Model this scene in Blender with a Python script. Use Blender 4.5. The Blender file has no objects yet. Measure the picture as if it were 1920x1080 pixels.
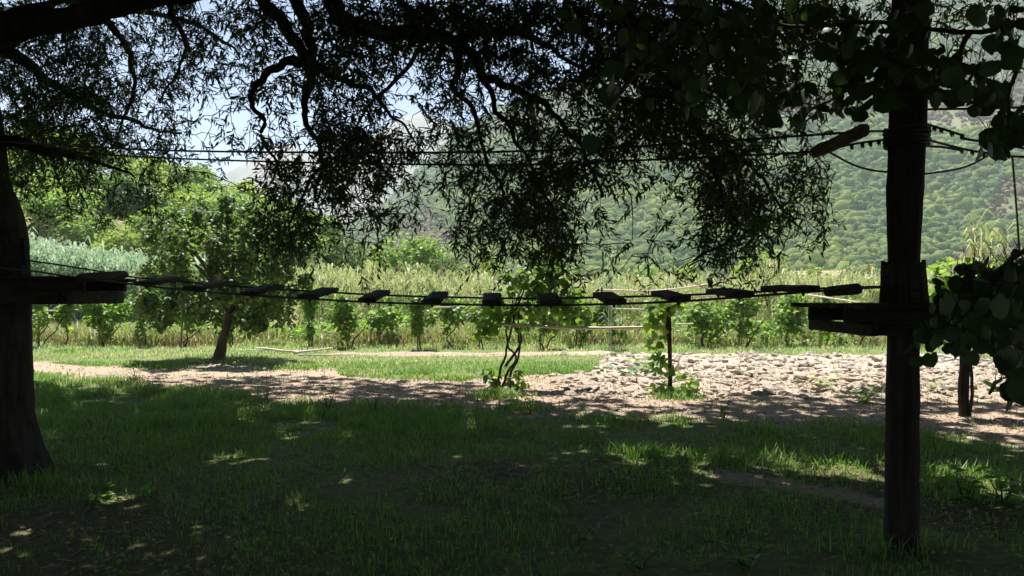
import bpy, math, random
import numpy as np
from mathutils import Matrix, Vector

random.seed(7)
rng = np.random.default_rng(7)
scene = bpy.context.scene
R = math.radians

# ---------------------------------------------------------------- camera
F, CX, HY, EYE = 1450.0, 960.0, 555.0, 1.75      # focal length in photo pixels, centre column, horizon row, eye height
cam_data = bpy.data.cameras.new('camera')
cam = bpy.data.objects.new('camera', cam_data)
scene.collection.objects.link(cam)
cam_data.sensor_width = 36.0
cam_data.lens = 36.0 * F / 1920.0
cam_data.shift_y = 15.0 / 1920.0
cam_data.clip_start = 0.05
cam_data.clip_end = 20000
cam.location = (0, 0, EYE)
cam.rotation_euler = (R(90), 0, 0)
scene.camera = cam

# ---------------------------------------------------------------- sky, sun, exposure
SUN_EL, SUN_AZ = 67.0, -14.0                      # the sun stands high in front, a little to the left
SUN = np.array([math.sin(R(SUN_AZ)) * math.cos(R(SUN_EL)), math.cos(R(SUN_AZ)) * math.cos(R(SUN_EL)), math.sin(R(SUN_EL))])
world = bpy.data.worlds.new('World')
scene.world = world
world.use_nodes = True
wn, wl = world.node_tree.nodes, world.node_tree.links
wn.clear()
sky = wn.new('ShaderNodeTexSky')
sky.sky_type = 'NISHITA'
sky.sun_disc = False
sky.sun_elevation = R(SUN_EL)
sky.sun_rotation = R(SUN_AZ)
sky.air_density = 1.0
sky.altitude = 2500
sky.dust_density = 0.0
sky.ozone_density = 3.0
bg = wn.new('ShaderNodeBackground')
bg.inputs['Strength'].default_value = 0.05
wo = wn.new('ShaderNodeOutputWorld')
wl.new(sky.outputs[0], bg.inputs[0])
wl.new(bg.outputs[0], wo.inputs[0])

sun_data = bpy.data.lights.new('sun', 'SUN')
sun_data.energy = 5.0
sun_data.angle = R(0.55)
sun_data.color = (1.0, 0.95, 0.86)
sun = bpy.data.objects.new('sun', sun_data)
scene.collection.objects.link(sun)
sun.rotation_euler = Vector(SUN).to_track_quat('Z', 'Y').to_euler()
sun.location = (0, 0, 30)

scene.view_settings.view_transform = 'Standard'
scene.view_settings.look = 'None'
scene.view_settings.gamma = 1
scene.view_settings.use_curve_mapping = False
scene.view_settings.exposure = 1.5
scene.render.engine = 'CYCLES'
scene.cycles.max_bounces = 7
scene.cycles.diffuse_bounces = 4
scene.cycles.transmission_bounces = 4
scene.cycles.volume_bounces = 1
scene.cycles.use_denoising = True

# ---------------------------------------------------------------- helpers
COL = scene.collection


def P(px, py, d):
    """the place seen at photo pixel (px, py), d metres ahead"""
    return np.array([(px - CX) / F * d, d, EYE + (HY - py) / F * d])


def G(px, py):
    """the place on the ground seen at photo pixel (px, py)"""
    d = EYE * F / (py - HY)
    return np.array([(px - CX) / F * d, d, 0.0])


def _hash(i, j, s):
    h = (i.astype(np.int64) * 374761393 + j.astype(np.int64) * 668265263 + s * 974711) & 0x7fffffff
    h = ((h ^ (h >> 13)) * 1274126177) & 0x7fffffff
    return ((h ^ (h >> 16)) & 0xffff) / 65535.0


def vnoise(x, y, s=0):
    x = np.asarray(x, float); y = np.asarray(y, float)
    i = np.floor(x); j = np.floor(y)
    u = x - i; v = y - j
    u = u * u * (3 - 2 * u); v = v * v * (3 - 2 * v)
    a = _hash(i, j, s); b = _hash(i + 1, j, s); c = _hash(i, j + 1, s); d = _hash(i + 1, j + 1, s)
    return (a * (1 - u) + b * u) * (1 - v) + (c * (1 - u) + d * u) * v


def fbm(x, y, s=0, o=4):
    t = 0; a = 0.5; n = 0
    for k in range(o):
        t = t + a * vnoise(np.asarray(x) * 2 ** k, np.asarray(y) * 2 ** k, s + k * 17); n += a; a *= 0.5
    return t / n


def smooth(a, b, x):
    t = np.clip((x - a) / (b - a), 0, 1)
    return t * t * (3 - 2 * t)


def tag(o, label=None, cat=None, group=None, kind=None):
    if label: o['label'] = label
    if cat: o['category'] = cat
    if group: o['group'] = group
    if kind: o['kind'] = kind
    return o


def empty(name, loc=(0, 0, 0)):
    o = bpy.data.objects.new(name, None)
    o.empty_display_size = 0.1
    o.location = loc
    COL.objects.link(o)
    return o


def link(name, me, parent=None, M=None):
    o = bpy.data.objects.new(name, me)
    COL.objects.link(o)
    if parent is not None:
        o.parent = parent
        # positions are given in world space; parents only ever carry a translation
        p, t = parent, Vector((0, 0, 0))
        while p is not None:
            t += p.location; p = p.parent
        o.matrix_local = Matrix.Translation(-t) @ (M if M is not None else Matrix.Identity(4))
    elif M is not None:
        o.matrix_world = M
    return o


def make_mesh(name, V, T, mat=None, smooth_=True):
    V = np.ascontiguousarray(V, dtype=np.float32); T = np.ascontiguousarray(T, dtype=np.int32)
    me = bpy.data.meshes.new(name)
    me.vertices.add(len(V)); me.vertices.foreach_set('co', V.ravel())
    me.loops.add(len(T) * 3); me.loops.foreach_set('vertex_index', T.ravel())
    me.polygons.add(len(T))
    me.polygons.foreach_set('loop_start', np.arange(0, len(T) * 3, 3, dtype=np.int32))
    if smooth_:
        me.polygons.foreach_set('use_smooth', np.ones(len(T), dtype=bool))
    else:
        me.polygons.foreach_set('use_smooth', np.zeros(len(T), dtype=bool))
    if mat: me.materials.append(mat)
    me.update(calc_edges=True)
    return me


class MB:
    """collects triangles, builds one mesh object"""
    def __init__(self):
        self.v = []; self.t = []; self.n = 0

    def add(self, V, T):
        V = np.asarray(V, float).reshape(-1, 3); T = np.asarray(T, int).reshape(-1, 3)
        self.v.append(V); self.t.append(T + self.n); self.n += len(V)
        return self

    def tube(self, path, rad, s=8, bark=0.0, cap=True, seed=0):
        path = np.asarray(path, float); n = len(path)
        rad = np.broadcast_to(np.asarray(rad, float), (n,))
        tan = np.gradient(path, axis=0)
        tan /= np.linalg.norm(tan, axis=1)[:, None] + 1e-9
        ref = np.array([0, 0, 1.0]) if abs(tan[:, 2]).mean() < 0.8 else np.array([0, 1.0, 0])
        a = np.cross(tan, ref); a /= np.linalg.norm(a, axis=1)[:, None] + 1e-9
        b = np.cross(tan, a)
        th = np.linspace(0, 2 * math.pi, s, endpoint=False)
        rr = np.ones((n, s))
        if bark:
            L = np.concatenate([[0], np.cumsum(np.linalg.norm(np.diff(path, axis=0), axis=1))])
            uu, ll = np.meshgrid(np.arange(s) * 0.9, L * 2.5)
            rr = 1 + bark * (vnoise(uu % s, ll, seed) - 0.5) * 2 + bark * 0.6 * (vnoise(uu * 2, ll * 4, seed + 5) - 0.5)
            rr[:, 0] = rr[:, 0]
        V = path[:, None, :] + (rad[:, None] * rr)[:, :, None] * (np.cos(th)[None, :, None] * a[:, None, :] + np.sin(th)[None, :, None] * b[:, None, :])
        V = V.reshape(-1, 3)
        i, j = np.meshgrid(np.arange(n - 1), np.arange(s), indexing='ij')
        i = i.ravel(); j = j.ravel(); k = (j + 1) % s
        A = i * s + j; B = i * s + k; C = (i + 1) * s + k; D = (i + 1) * s + j
        T = np.concatenate([np.stack([A, B, C], 1), np.stack([A, C, D], 1)])
        if cap:
            V = np.concatenate([V, path[:1], path[-1:]])
            q = np.arange(s); q2 = (q + 1) % s; m = n * s
            T = np.concatenate([T, np.stack([q2, q, np.full(s, m)], 1), np.stack([(n - 1) * s + q, (n - 1) * s + q2, np.full(s, m + 1)], 1)])
        return self.add(V, T)

    def board(self, p0, p1, w, h, up=(0, 0, 1), ch=0.004, segs=5, jit=0.0015, seed=0):
        """a sawn board from p0 to p1, w across and h thick, chamfered edges, a little uneven"""
        p0 = np.asarray(p0, float); p1 = np.asarray(p1, float); up = np.asarray(up, float)
        d = p1 - p0; L = np.linalg.norm(d); d /= L
        sx = np.cross(d, up); sx /= np.linalg.norm(sx); uz = np.cross(sx, d)
        w2, h2 = w / 2, h / 2
        prof = np.array([[-w2 + ch, -h2], [w2 - ch, -h2], [w2, -h2 + ch], [w2, h2 - ch], [w2 - ch, h2], [-w2 + ch, h2], [-w2, h2 - ch], [-w2, -h2 + ch]])
        ts = np.concatenate([[0], np.linspace(ch / L, 1 - ch / L, segs + 1), [1]])
        r = np.random.default_rng(seed + int(abs(p0[0]) * 1000))
        V = []
        for q, t in enumerate(ts):
            k = 1 - (2 * ch / max(w, h) if q in (0, len(ts) - 1) else 0)
            pr = prof * k + r.normal(0, jit, (8, 2))
            V.append(p0 + d * (t * L) + pr[:, :1] * sx + pr[:, 1:] * uz)
        n = len(ts); V = np.concatenate(V); s = 8
        T = []
        for i in range(n - 1):
            for j in range(s):
                k = (j + 1) % s
                T += [(i * s + j, i * s + k, (i + 1) * s + k), (i * s + j, (i + 1) * s + k, (i + 1) * s + j)]
        for j in range(1, 7):
            T += [(0, j + 1, j), ((n - 1) * s, (n - 1) * s + j, (n - 1) * s + j + 1)]
        return self.add(V, T)

    def build(self, name, mat, parent=None, smooth_=True, kind=None, M=None):
        if not self.v: return None
        me = make_mesh(name, np.concatenate(self.v), np.concatenate(self.t), mat, smooth_)
        o = link(name, me, parent, M)
        if kind: o['kind'] = kind
        return o


def curve(pts, n=8, wob=0.0, seed=0):
    """Catmull-Rom through pts, n steps a span"""
    p = np.asarray(pts, float)
    if len(p) < 3: p = np.array([p[0], (p[0] + p[-1]) / 2, p[-1]])
    q = np.concatenate([[2 * p[0] - p[1]], p, [2 * p[-1] - p[-2]]])
    out = []
    for i in range(1, len(q) - 2):
        for t in np.linspace(0, 1, n, endpoint=False):
            a, b, c, d = q[i - 1], q[i], q[i + 1], q[i + 2]
            out.append(0.5 * (2 * b + (c - a) * t + (2 * a - 5 * b + 4 * c - d) * t * t + (3 * b - a - 3 * c + d) * t ** 3))
    out.append(p[-1]); out = np.array(out)
    if wob:
        r = np.random.default_rng(seed)
        w = r.normal(0, wob, out.shape); w[0] = w[-1] = 0
        w[1:-1] = (w[:-2] + w[1:-1] + w[2:]) / 2
        out = out + w
    return out


def unit(v):
    v = np.asarray(v, float)
    return v / (np.linalg.norm(v, axis=-1, keepdims=True) + 1e-9)


def frames(d, nrm):
    """rotation matrices whose x axis is d and whose z axis is near nrm"""
    x = unit(d); z = nrm - (nrm * x).sum(1, keepdims=True) * x; z = unit(z)
    y = np.cross(z, x)
    return np.stack([x, y, z], 2)


def scatter(tpl, pos, rot, scl):
    """copies of a template: returns vertices, triangles"""
    TV, TT = tpl; k = len(pos)
    scl = np.asarray(scl, float)
    if scl.ndim == 1: scl = scl[:, None].repeat(3, 1)
    V = np.einsum('kij,knj->kni', rot, TV[None] * scl[:, None, :]) + pos[:, None, :]
    T = TT[None] + (np.arange(k) * len(TV))[:, None, None]
    return V.reshape(-1, 3), T.reshape(-1, 3)


def mat4(pos, rot, s):
    M = Matrix.Identity(4)
    for i in range(3):
        for j in range(3): M[i][j] = float(rot[i][j] * s)
        M[i][3] = float(pos[i])
    return M


def rand_dirs(n, r=rng):
    return unit(r.normal(size=(n, 3)))


# ---------------------------------------------------------------- materials
def nodes_of(name):
    m = bpy.data.materials.new(name); m.use_nodes = True
    nt = m.node_tree
    return m, nt.nodes, nt.links, nt.nodes['Principled BSDF']


def leaf_mat(name, cols, trans=0.38, rough=0.5, tint=(1.5, 1.7, 0.7), spec=0.3):
    m, N, L, bs = nodes_of(name)
    geo = N.new('ShaderNodeNewGeometry'); oi = N.new('ShaderNodeObjectInfo')
    add = N.new('ShaderNodeMath'); add.operation = 'ADD'
    fr = N.new('ShaderNodeMath'); fr.operation = 'FRACT'
    L.new(geo.outputs['Random Per Island'], add.inputs[0]); L.new(oi.outputs['Random'], add.inputs[1]); L.new(add.outputs[0], fr.inputs[0])
    ramp = N.new('ShaderNodeValToRGB')
    el = ramp.color_ramp.elements
    el[0].position = 0; el[0].color = (*cols[0], 1); el[1].position = 1; el[1].color = (*cols[-1], 1)
    for i in range(1, len(cols) - 1):
        e = el.new(i / (len(cols) - 1)); e.color = (*cols[i], 1)
    L.new(fr.outputs[0], ramp.inputs[0])
    L.new(ramp.outputs[0], bs.inputs['Base Color'])
    bs.inputs['Roughness'].default_value = rough
    bs.inputs['Specular IOR Level'].default_value = spec
    mul = N.new('ShaderNodeMix'); mul.data_type = 'RGBA'; mul.blend_type = 'MULTIPLY'; mul.inputs[0].default_value = 1.0
    L.new(ramp.outputs[0], mul.inputs[6]); mul.inputs[7].default_value = (*tint, 1)
    tr = N.new('ShaderNodeBsdfTranslucent'); L.new(mul.outputs[2], tr.inputs[0])
    mx = N.new('ShaderNodeMixShader'); mx.inputs[0].default_value = trans
    L.new(bs.outputs[0], mx.inputs[1]); L.new(tr.outputs[0], mx.inputs[2])
    L.new(mx.outputs[0], N['Material Output'].inputs[0])
    return m


def rough_mat(name, c1, c2, scale=8, rough=0.85, bump=0.4, stretch=(1, 1, 1), c3=None, spec=0.2, coord='Object', dist=0.02):
    m, N, L, bs = nodes_of(name)
    tc = N.new('ShaderNodeTexCoord'); mp = N.new('ShaderNodeMapping'); mp.inputs['Scale'].default_value = stretch
    L.new(tc.outputs[coord], mp.inputs[0])
    no = N.new('ShaderNodeTexNoise'); no.inputs['Scale'].default_value = scale; no.inputs['Detail'].default_value = 7; no.inputs['Roughness'].default_value = 0.65
    L.new(mp.outputs[0], no.inputs[0])
    ramp = N.new('ShaderNodeValToRGB'); el = ramp.color_ramp.elements
    el[0].position = 0.32; el[0].color = (*c1, 1); el[1].position = 0.7; el[1].color = (*c2, 1)
    if c3: e = el.new(0.5); e.color = (*c3, 1)
    L.new(no.outputs[0], ramp.inputs[0]); L.new(ramp.outputs[0], bs.inputs['Base Color'])
    bs.inputs['Roughness'].default_value = rough; bs.inputs['Specular IOR Level'].default_value = spec
    if bump:
        bp = N.new('ShaderNodeBump'); bp.inputs['Strength'].default_value = bump; bp.inputs['Distance'].default_value = dist
        L.new(no.outputs[0], bp.inputs['Height']); L.new(bp.outputs[0], bs.inputs['Normal'])
    return m


M_willow = leaf_mat('willow_leaf', [(0.035, 0.06, 0.022), (0.05, 0.085, 0.03), (0.07, 0.105, 0.035)], 0.3)
M_round = leaf_mat('round_leaf', [(0.03, 0.055, 0.02), (0.04, 0.075, 0.028), (0.055, 0.095, 0.035)], 0.16)
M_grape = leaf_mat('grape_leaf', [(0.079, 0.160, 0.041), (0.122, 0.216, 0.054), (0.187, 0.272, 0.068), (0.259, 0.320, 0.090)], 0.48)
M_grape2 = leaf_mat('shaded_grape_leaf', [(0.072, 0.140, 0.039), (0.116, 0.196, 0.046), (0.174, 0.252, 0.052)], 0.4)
M_mulb = leaf_mat('mulberry_leaf', [(0.067, 0.119, 0.053), (0.106, 0.165, 0.076), (0.146, 0.206, 0.100), (0.203, 0.248, 0.093)], 0.36, 0.5, spec=0.25)
M_hillA = leaf_mat('broadleaf_green', [(0.117, 0.191, 0.054), (0.164, 0.247, 0.071), (0.222, 0.304, 0.086)], 0.42)
M_hillB = leaf_mat('broadleaf_light', [(0.162, 0.228, 0.059), (0.227, 0.290, 0.079), (0.292, 0.342, 0.099)], 0.42)
M_hillC = leaf_mat('broadleaf_dark', [(0.068, 0.119, 0.039), (0.098, 0.154, 0.052), (0.135, 0.196, 0.065)], 0.3)
M_olive = leaf_mat('olive_leaf', [(0.17, 0.21, 0.13), (0.23, 0.27, 0.17), (0.29, 0.32, 0.2)], 0.25)
M_dry = leaf_mat('dry_scrub', [(0.22, 0.12, 0.06), (0.3, 0.17, 0.08), (0.26, 0.22, 0.09), (0.16, 0.17, 0.06)], 0.25, tint=(1.2, 1.1, 0.8))
M_reed = leaf_mat('reed_leaf', [(0.159, 0.224, 0.086), (0.248, 0.308, 0.135), (0.347, 0.373, 0.183), (0.456, 0.420, 0.262)], 0.42, tint=(1.2, 1.25, 0.85))
M_reedblue = leaf_mat('blue_reed_leaf', [(0.19, 0.28, 0.17), (0.27, 0.37, 0.24), (0.36, 0.45, 0.31)], 0.38, tint=(1.1, 1.2, 0.95))
M_plume = leaf_mat('dry_plume', [(0.38, 0.28, 0.18), (0.48, 0.37, 0.25)], 0.3, tint=(1.1, 1.0, 0.8))
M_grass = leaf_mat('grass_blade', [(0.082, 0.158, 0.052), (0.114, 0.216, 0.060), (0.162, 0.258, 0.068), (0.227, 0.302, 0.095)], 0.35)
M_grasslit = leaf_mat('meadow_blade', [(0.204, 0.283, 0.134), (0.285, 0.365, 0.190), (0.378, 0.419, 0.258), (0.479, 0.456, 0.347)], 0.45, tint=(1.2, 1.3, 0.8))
M_tallweed = leaf_mat('tall_weed_blade', [(0.121, 0.180, 0.060), (0.187, 0.247, 0.090), (0.264, 0.294, 0.120), (0.363, 0.323, 0.160)], 0.4, tint=(1.2, 1.3, 0.8))
M_straw = leaf_mat('dry_blade', [(0.238, 0.170, 0.085), (0.323, 0.238, 0.119), (0.170, 0.170, 0.068)], 0.3, tint=(1.1, 1.0, 0.8))
M_litter = leaf_mat('leaf_litter', [(0.11, 0.06, 0.038), (0.22, 0.12, 0.075), (0.33, 0.20, 0.13), (0.48, 0.38, 0.28)], 0.1, 0.8, tint=(1, 1, 1))
M_weed = leaf_mat('weed_leaf', [(0.083, 0.179, 0.041), (0.123, 0.248, 0.055), (0.179, 0.317, 0.068)], 0.4)
M_squash = leaf_mat('squash_leaf', [(0.14, 0.22, 0.13), (0.2, 0.28, 0.17), (0.26, 0.33, 0.22)], 0.25, tint=(1.1, 1.2, 0.8))
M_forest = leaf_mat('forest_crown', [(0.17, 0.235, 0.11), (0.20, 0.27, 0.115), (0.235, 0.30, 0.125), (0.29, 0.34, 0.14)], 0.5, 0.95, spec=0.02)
M_scrub = leaf_mat('scrub_crown', [(0.14, 0.12, 0.07), (0.2, 0.15, 0.09), (0.10, 0.12, 0.05)], 0.1, 0.9, spec=0.05)

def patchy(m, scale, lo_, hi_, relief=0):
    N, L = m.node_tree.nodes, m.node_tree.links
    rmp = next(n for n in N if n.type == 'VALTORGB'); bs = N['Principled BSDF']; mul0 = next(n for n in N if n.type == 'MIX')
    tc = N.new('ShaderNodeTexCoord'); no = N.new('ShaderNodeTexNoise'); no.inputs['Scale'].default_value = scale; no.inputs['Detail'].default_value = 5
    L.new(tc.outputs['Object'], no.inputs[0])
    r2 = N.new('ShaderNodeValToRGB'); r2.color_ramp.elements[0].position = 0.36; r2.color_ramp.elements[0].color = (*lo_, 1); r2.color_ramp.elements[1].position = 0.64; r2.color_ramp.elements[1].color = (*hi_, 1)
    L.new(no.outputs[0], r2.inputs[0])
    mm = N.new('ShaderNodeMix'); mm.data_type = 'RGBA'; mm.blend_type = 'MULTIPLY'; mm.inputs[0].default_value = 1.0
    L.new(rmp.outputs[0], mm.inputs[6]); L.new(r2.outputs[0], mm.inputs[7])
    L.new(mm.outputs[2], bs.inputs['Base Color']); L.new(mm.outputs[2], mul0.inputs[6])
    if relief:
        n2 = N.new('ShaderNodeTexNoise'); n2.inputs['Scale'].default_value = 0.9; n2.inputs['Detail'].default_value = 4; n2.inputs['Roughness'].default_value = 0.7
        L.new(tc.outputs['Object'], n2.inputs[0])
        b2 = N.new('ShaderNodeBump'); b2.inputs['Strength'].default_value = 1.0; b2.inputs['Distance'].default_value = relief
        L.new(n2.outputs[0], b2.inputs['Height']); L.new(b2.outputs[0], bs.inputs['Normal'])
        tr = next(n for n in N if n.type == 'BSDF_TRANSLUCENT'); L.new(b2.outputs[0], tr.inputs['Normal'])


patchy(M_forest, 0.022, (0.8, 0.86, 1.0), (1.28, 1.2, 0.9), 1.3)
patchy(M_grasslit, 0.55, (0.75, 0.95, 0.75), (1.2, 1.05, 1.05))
M_bark = rough_mat('willow_bark', (0.012, 0.010, 0.008), (0.055, 0.046, 0.037), 9, 0.95, 0.9, (1, 1, 0.25), spec=0.1, dist=0.03)
M_pole = rough_mat('weathered_log', (0.012, 0.010, 0.008), (0.055, 0.044, 0.034), 22, 0.9, 1.0, (1, 1, 0.07), spec=0.15)
M_board = rough_mat('weathered_board', (0.02, 0.016, 0.013), (0.065, 0.054, 0.045), 16, 0.9, 0.4, (0.25, 1, 1), spec=0.15)
M_plank = rough_mat('plank_wood', (0.03, 0.024, 0.02), (0.085, 0.07, 0.06), 18, 0.9, 0.4, (1, 0.2, 1), spec=0.15)
M_spread = rough_mat('spreader_wood', (0.09, 0.065, 0.045), (0.20, 0.15, 0.11), 22, 0.9, 0.4, (1, 0.15, 1), spec=0.15)
M_stem = rough_mat('vine_stem', (0.03, 0.02, 0.014), (0.10, 0.07, 0.05), 30, 0.95, 0.5, (1, 1, 0.3))
M_stake = rough_mat('grey_stake', (0.16, 0.13, 0.10), (0.34, 0.29, 0.24), 20, 0.9, 0.3, (1, 1, 0.1))
M_bamboo = rough_mat('dry_cane', (0.48, 0.40, 0.30), (0.70, 0.60, 0.48), 12, 0.6, 0.1, (0.2, 1, 1), spec=0.3)
M_mulbark = rough_mat('mulberry_bark', (0.035, 0.027, 0.021), (0.15, 0.12, 0.095), 7, 0.95, 0.9, (1, 1, 0.3), dist=0.03)
M_trunk = rough_mat('grey_bark', (0.05, 0.04, 0.03), (0.16, 0.13, 0.10), 5, 0.95, 0.3)
M_branchgrey = rough_mat('bleached_wood', (0.35, 0.30, 0.25), (0.62, 0.55, 0.48), 14, 0.85, 0.3, (0.3, 1, 1))
M_pipe = rough_mat('grey_hose', (0.35, 0.36, 0.38), (0.6, 0.6, 0.6), 3, 0.4, 0.0, spec=0.4)
M_clod = rough_mat('pale_earth_clod', (0.25, 0.205, 0.165), (0.46, 0.395, 0.33), 9, 0.95, 0.8, c3=(0.37, 0.315, 0.262), dist=0.03)
M_cord = rough_mat('hemp_cord', (0.20, 0.15, 0.06), (0.34, 0.27, 0.12), 60, 0.8, 0.2)

M_cable, _N, _L, _b = nodes_of('steel_cable')
_b.inputs['Base Color'].default_value = (0.06, 0.06, 0.06, 1); _b.inputs['Metallic'].default_value = 0.5; _b.inputs['Roughness'].default_value = 0.65
_w = _N.new('ShaderNodeTexNoise'); _w.inputs['Scale'].default_value = 90
_p = _N.new('ShaderNodeBump'); _p.inputs['Strength'].default_value = 0.3; _p.inputs['Distance'].default_value = 0.003
_L.new(_w.outputs[0], _p.inputs['Height']); _L.new(_p.outputs[0], _b.inputs['Normal'])


# ---------------------------------------------------------------- ground: where soil shows and where grass grows
def to_px(x, y):
    y = np.maximum(y, 0.6)
    return CX + F * x / y, HY + EYE * F / y


DIRT_HI = np.array([(-400, 672), (0, 674), (60, 680), (250, 689), (400, 683), (620, 690), (660, 707), (860, 713), (1000, 706), (1110, 698), (1135, 669), (1250, 664), (1660, 664), (1750, 668), (1920, 676), (2400, 690)], float)
DIRT_LO = np.array([(-400, 690), (0, 698), (150, 710), (300, 722), (420, 738), (560, 757), (640, 764), (800, 768), (1000, 774), (1200, 784), (1400, 796), (1660, 803), (1760, 816), (1920, 846), (2400, 880)], float)


def dirt_mask(x, y):
    px, py = to_px(x, y)
    wob = (fbm(x * 0.9, y * 0.9, 3) - 0.5) * 20 + (fbm(x * 4, y * 4, 5) - 0.5) * 9
    q = py + wob * np.clip((py - 640) / 70, 0.25, 1.6)
    hi = np.interp(px, DIRT_HI[:, 0], DIRT_HI[:, 1]); lo = np.interp(px, DIRT_LO[:, 0], DIRT_LO[:, 1])
    m = smooth(hi - 4, hi + 4, q) * (1 - smooth(lo - 12, lo + 10, q))
    up = np.exp(-((q - 662) / 4.5) ** 2) * smooth(590, 640, px) * (1 - smooth(1130, 1180, px))      # bare strip behind the grass patch
    up2 = 0.8 * np.exp(-((q - 649) / 2.6) ** 2) * smooth(180, 240, px) * (1 - smooth(380, 440, px))
    # bare pale bank by the pole
    bank = np.exp(-((py - np.interp(px, [1300, 1420, 1560, 1680], [885, 905, 925, 955])) / 13) ** 2) * smooth(1280, 1360, px) * (1 - smooth(1690, 1740, px)) * (0.4 + 0.9 * fbm(x * 3, y * 3, 21))
    m = np.maximum(np.maximum(m, up), np.maximum(up2, bank))
    return np.where(y > 0.6, np.clip(m, 0, 1), 0)


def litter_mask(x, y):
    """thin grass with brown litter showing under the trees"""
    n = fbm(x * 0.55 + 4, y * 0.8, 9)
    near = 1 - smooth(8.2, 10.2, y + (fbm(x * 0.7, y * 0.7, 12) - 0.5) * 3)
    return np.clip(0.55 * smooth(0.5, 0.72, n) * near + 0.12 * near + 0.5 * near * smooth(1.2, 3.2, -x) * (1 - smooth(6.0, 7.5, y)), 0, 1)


def gz(x, y):
    d = dirt_mask(x, y)
    px, py = to_px(x, y)
    rub = d * smooth(1040, 1140, px) * (1 - smooth(735, 752, py))
    z = (fbm(x * 0.25, y * 0.25, 40, 3) - 0.5) * 0.10 + (fbm(x * 2.2, y * 2.2, 41, 3) - 0.5) * 0.035
    z = z + d * (fbm(x * 5, y * 5, 42, 3) - 0.5) * 0.04 + rub * ((fbm(x * 3.1, y * 3.1, 43, 4) - 0.45) * 0.22)
    return z * (1 - smooth(60, 90, np.hypot(x, y)))


def spaced(lo, hi, step, far, n):
    core = np.arange(lo, hi, step)
    g = np.geomspace(1, far, n)
    return np.concatenate([(lo - g * step * 1.0)[::-1], core, hi + g * step])


gx = spaced(-14, 14, 0.15, 3300 / 0.15, 46)
gy = spaced(-2, 31, 0.15, 3300 / 0.15, 46)
X, Y = np.meshgrid(gx, gy)
Z = gz(X, Y)
ny, nx = X.shape
ii, jj = np.meshgrid(np.arange(ny - 1), np.arange(nx - 1), indexing='ij')
a = (ii * nx + jj).ravel()
T = np.concatenate([np.stack([a, a + 1, a + nx + 1], 1), np.stack([a, a + nx + 1, a + nx], 1)])

m, N, L, bs = nodes_of('field_ground')
M_ground = m
at = N.new('ShaderNodeAttribute'); at.attribute_name = 'cover'
sep = N.new('ShaderNodeSeparateColor'); L.new(at.outputs['Color'], sep.inputs[0])
tc = N.new('ShaderNodeTexCoord')


def nz(scale, detail=6, rough=0.6):
    n = N.new('ShaderNodeTexNoise'); n.inputs['Scale'].default_value = scale; n.inputs['Detail'].default_value = detail; n.inputs['Roughness'].default_value = rough
    L.new(tc.outputs['Object'], n.inputs[0]); return n


def rp(src, stops):
    r = N.new('ShaderNodeValToRGB'); e = r.color_ramp.elements
    e[0].position = stops[0][0]; e[0].color = (*stops[0][1], 1); e[1].position = stops[-1][0]; e[1].color = (*stops[-1][1], 1)
    for t, c in stops[1:-1]:
        q = e.new(t); q.color = (*c, 1)
    L.new(src, r.inputs[0]); return r


def mixc(fac, c1, c2):
    k = N.new('ShaderNodeMix'); k.data_type = 'RGBA'
    L.new(fac, k.inputs[0]); L.new(c1, k.inputs[6]); L.new(c2, k.inputs[7]); return k.outputs[2]


n1, n2, n3 = nz(1.3), nz(9), nz(45, 4)
turf = rp(n2.outputs[0], [(0.3, (0.08, 0.11, 0.04)), (0.55, (0.14, 0.17, 0.065)), (0.75, (0.24, 0.21, 0.11))])
soil = rp(n3.outputs[0], [(0.3, (0.16, 0.125, 0.095)), (0.5, (0.29, 0.235, 0.185)), (0.72, (0.41, 0.345, 0.285))])
straw = rp(n2.outputs[0], [(0.35, (0.27, 0.20, 0.145)), (0.65, (0.42, 0.325, 0.24))])
pale = rp(n2.outputs[0], [(0.3, (0.28, 0.235, 0.19)), (0.7, (0.45, 0.385, 0.325))])
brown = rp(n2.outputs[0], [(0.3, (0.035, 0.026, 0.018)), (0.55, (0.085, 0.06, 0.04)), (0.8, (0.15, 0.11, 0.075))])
s1 = rp(n1.outputs[0], [(0.42, (0, 0, 0)), (0.62, (1, 1, 1))])
soil2 = mixc(s1.outputs[0], soil.outputs[0], straw.outputs[0])
soil3 = mixc(sep.outputs[1], soil2, pale.outputs[0])
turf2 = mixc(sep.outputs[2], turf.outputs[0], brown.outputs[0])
# break the edge between turf and soil with noise
ad = N.new('ShaderNodeMath'); ad.operation = 'ADD'
sb = N.new('ShaderNodeMath'); sb.operation = 'MULTIPLY_ADD'; sb.inputs[1].default_value = 0.9; sb.inputs[2].default_value = -0.45
L.new(n2.outputs[0], sb.inputs[0]); L.new(sb.outputs[0], ad.inputs[0]); L.new(sep.outputs[0], ad.inputs[1])
ed = rp(ad.outputs[0], [(0.35, (0, 0, 0)), (0.6, (1, 1, 1))])
L.new(mixc(ed.outputs[0], turf2, soil3), bs.inputs['Base Color'])
bs.inputs['Roughness'].default_value = 0.95; bs.inputs['Specular IOR Level'].default_value = 0.1
bp = N.new('ShaderNodeBump'); bp.inputs['Strength'].default_value = 0.7; bp.inputs['Distance'].default_value = 0.03
L.new(n3.outputs[0], bp.inputs['Height']); L.new(bp.outputs[0], bs.inputs['Normal'])

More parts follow.
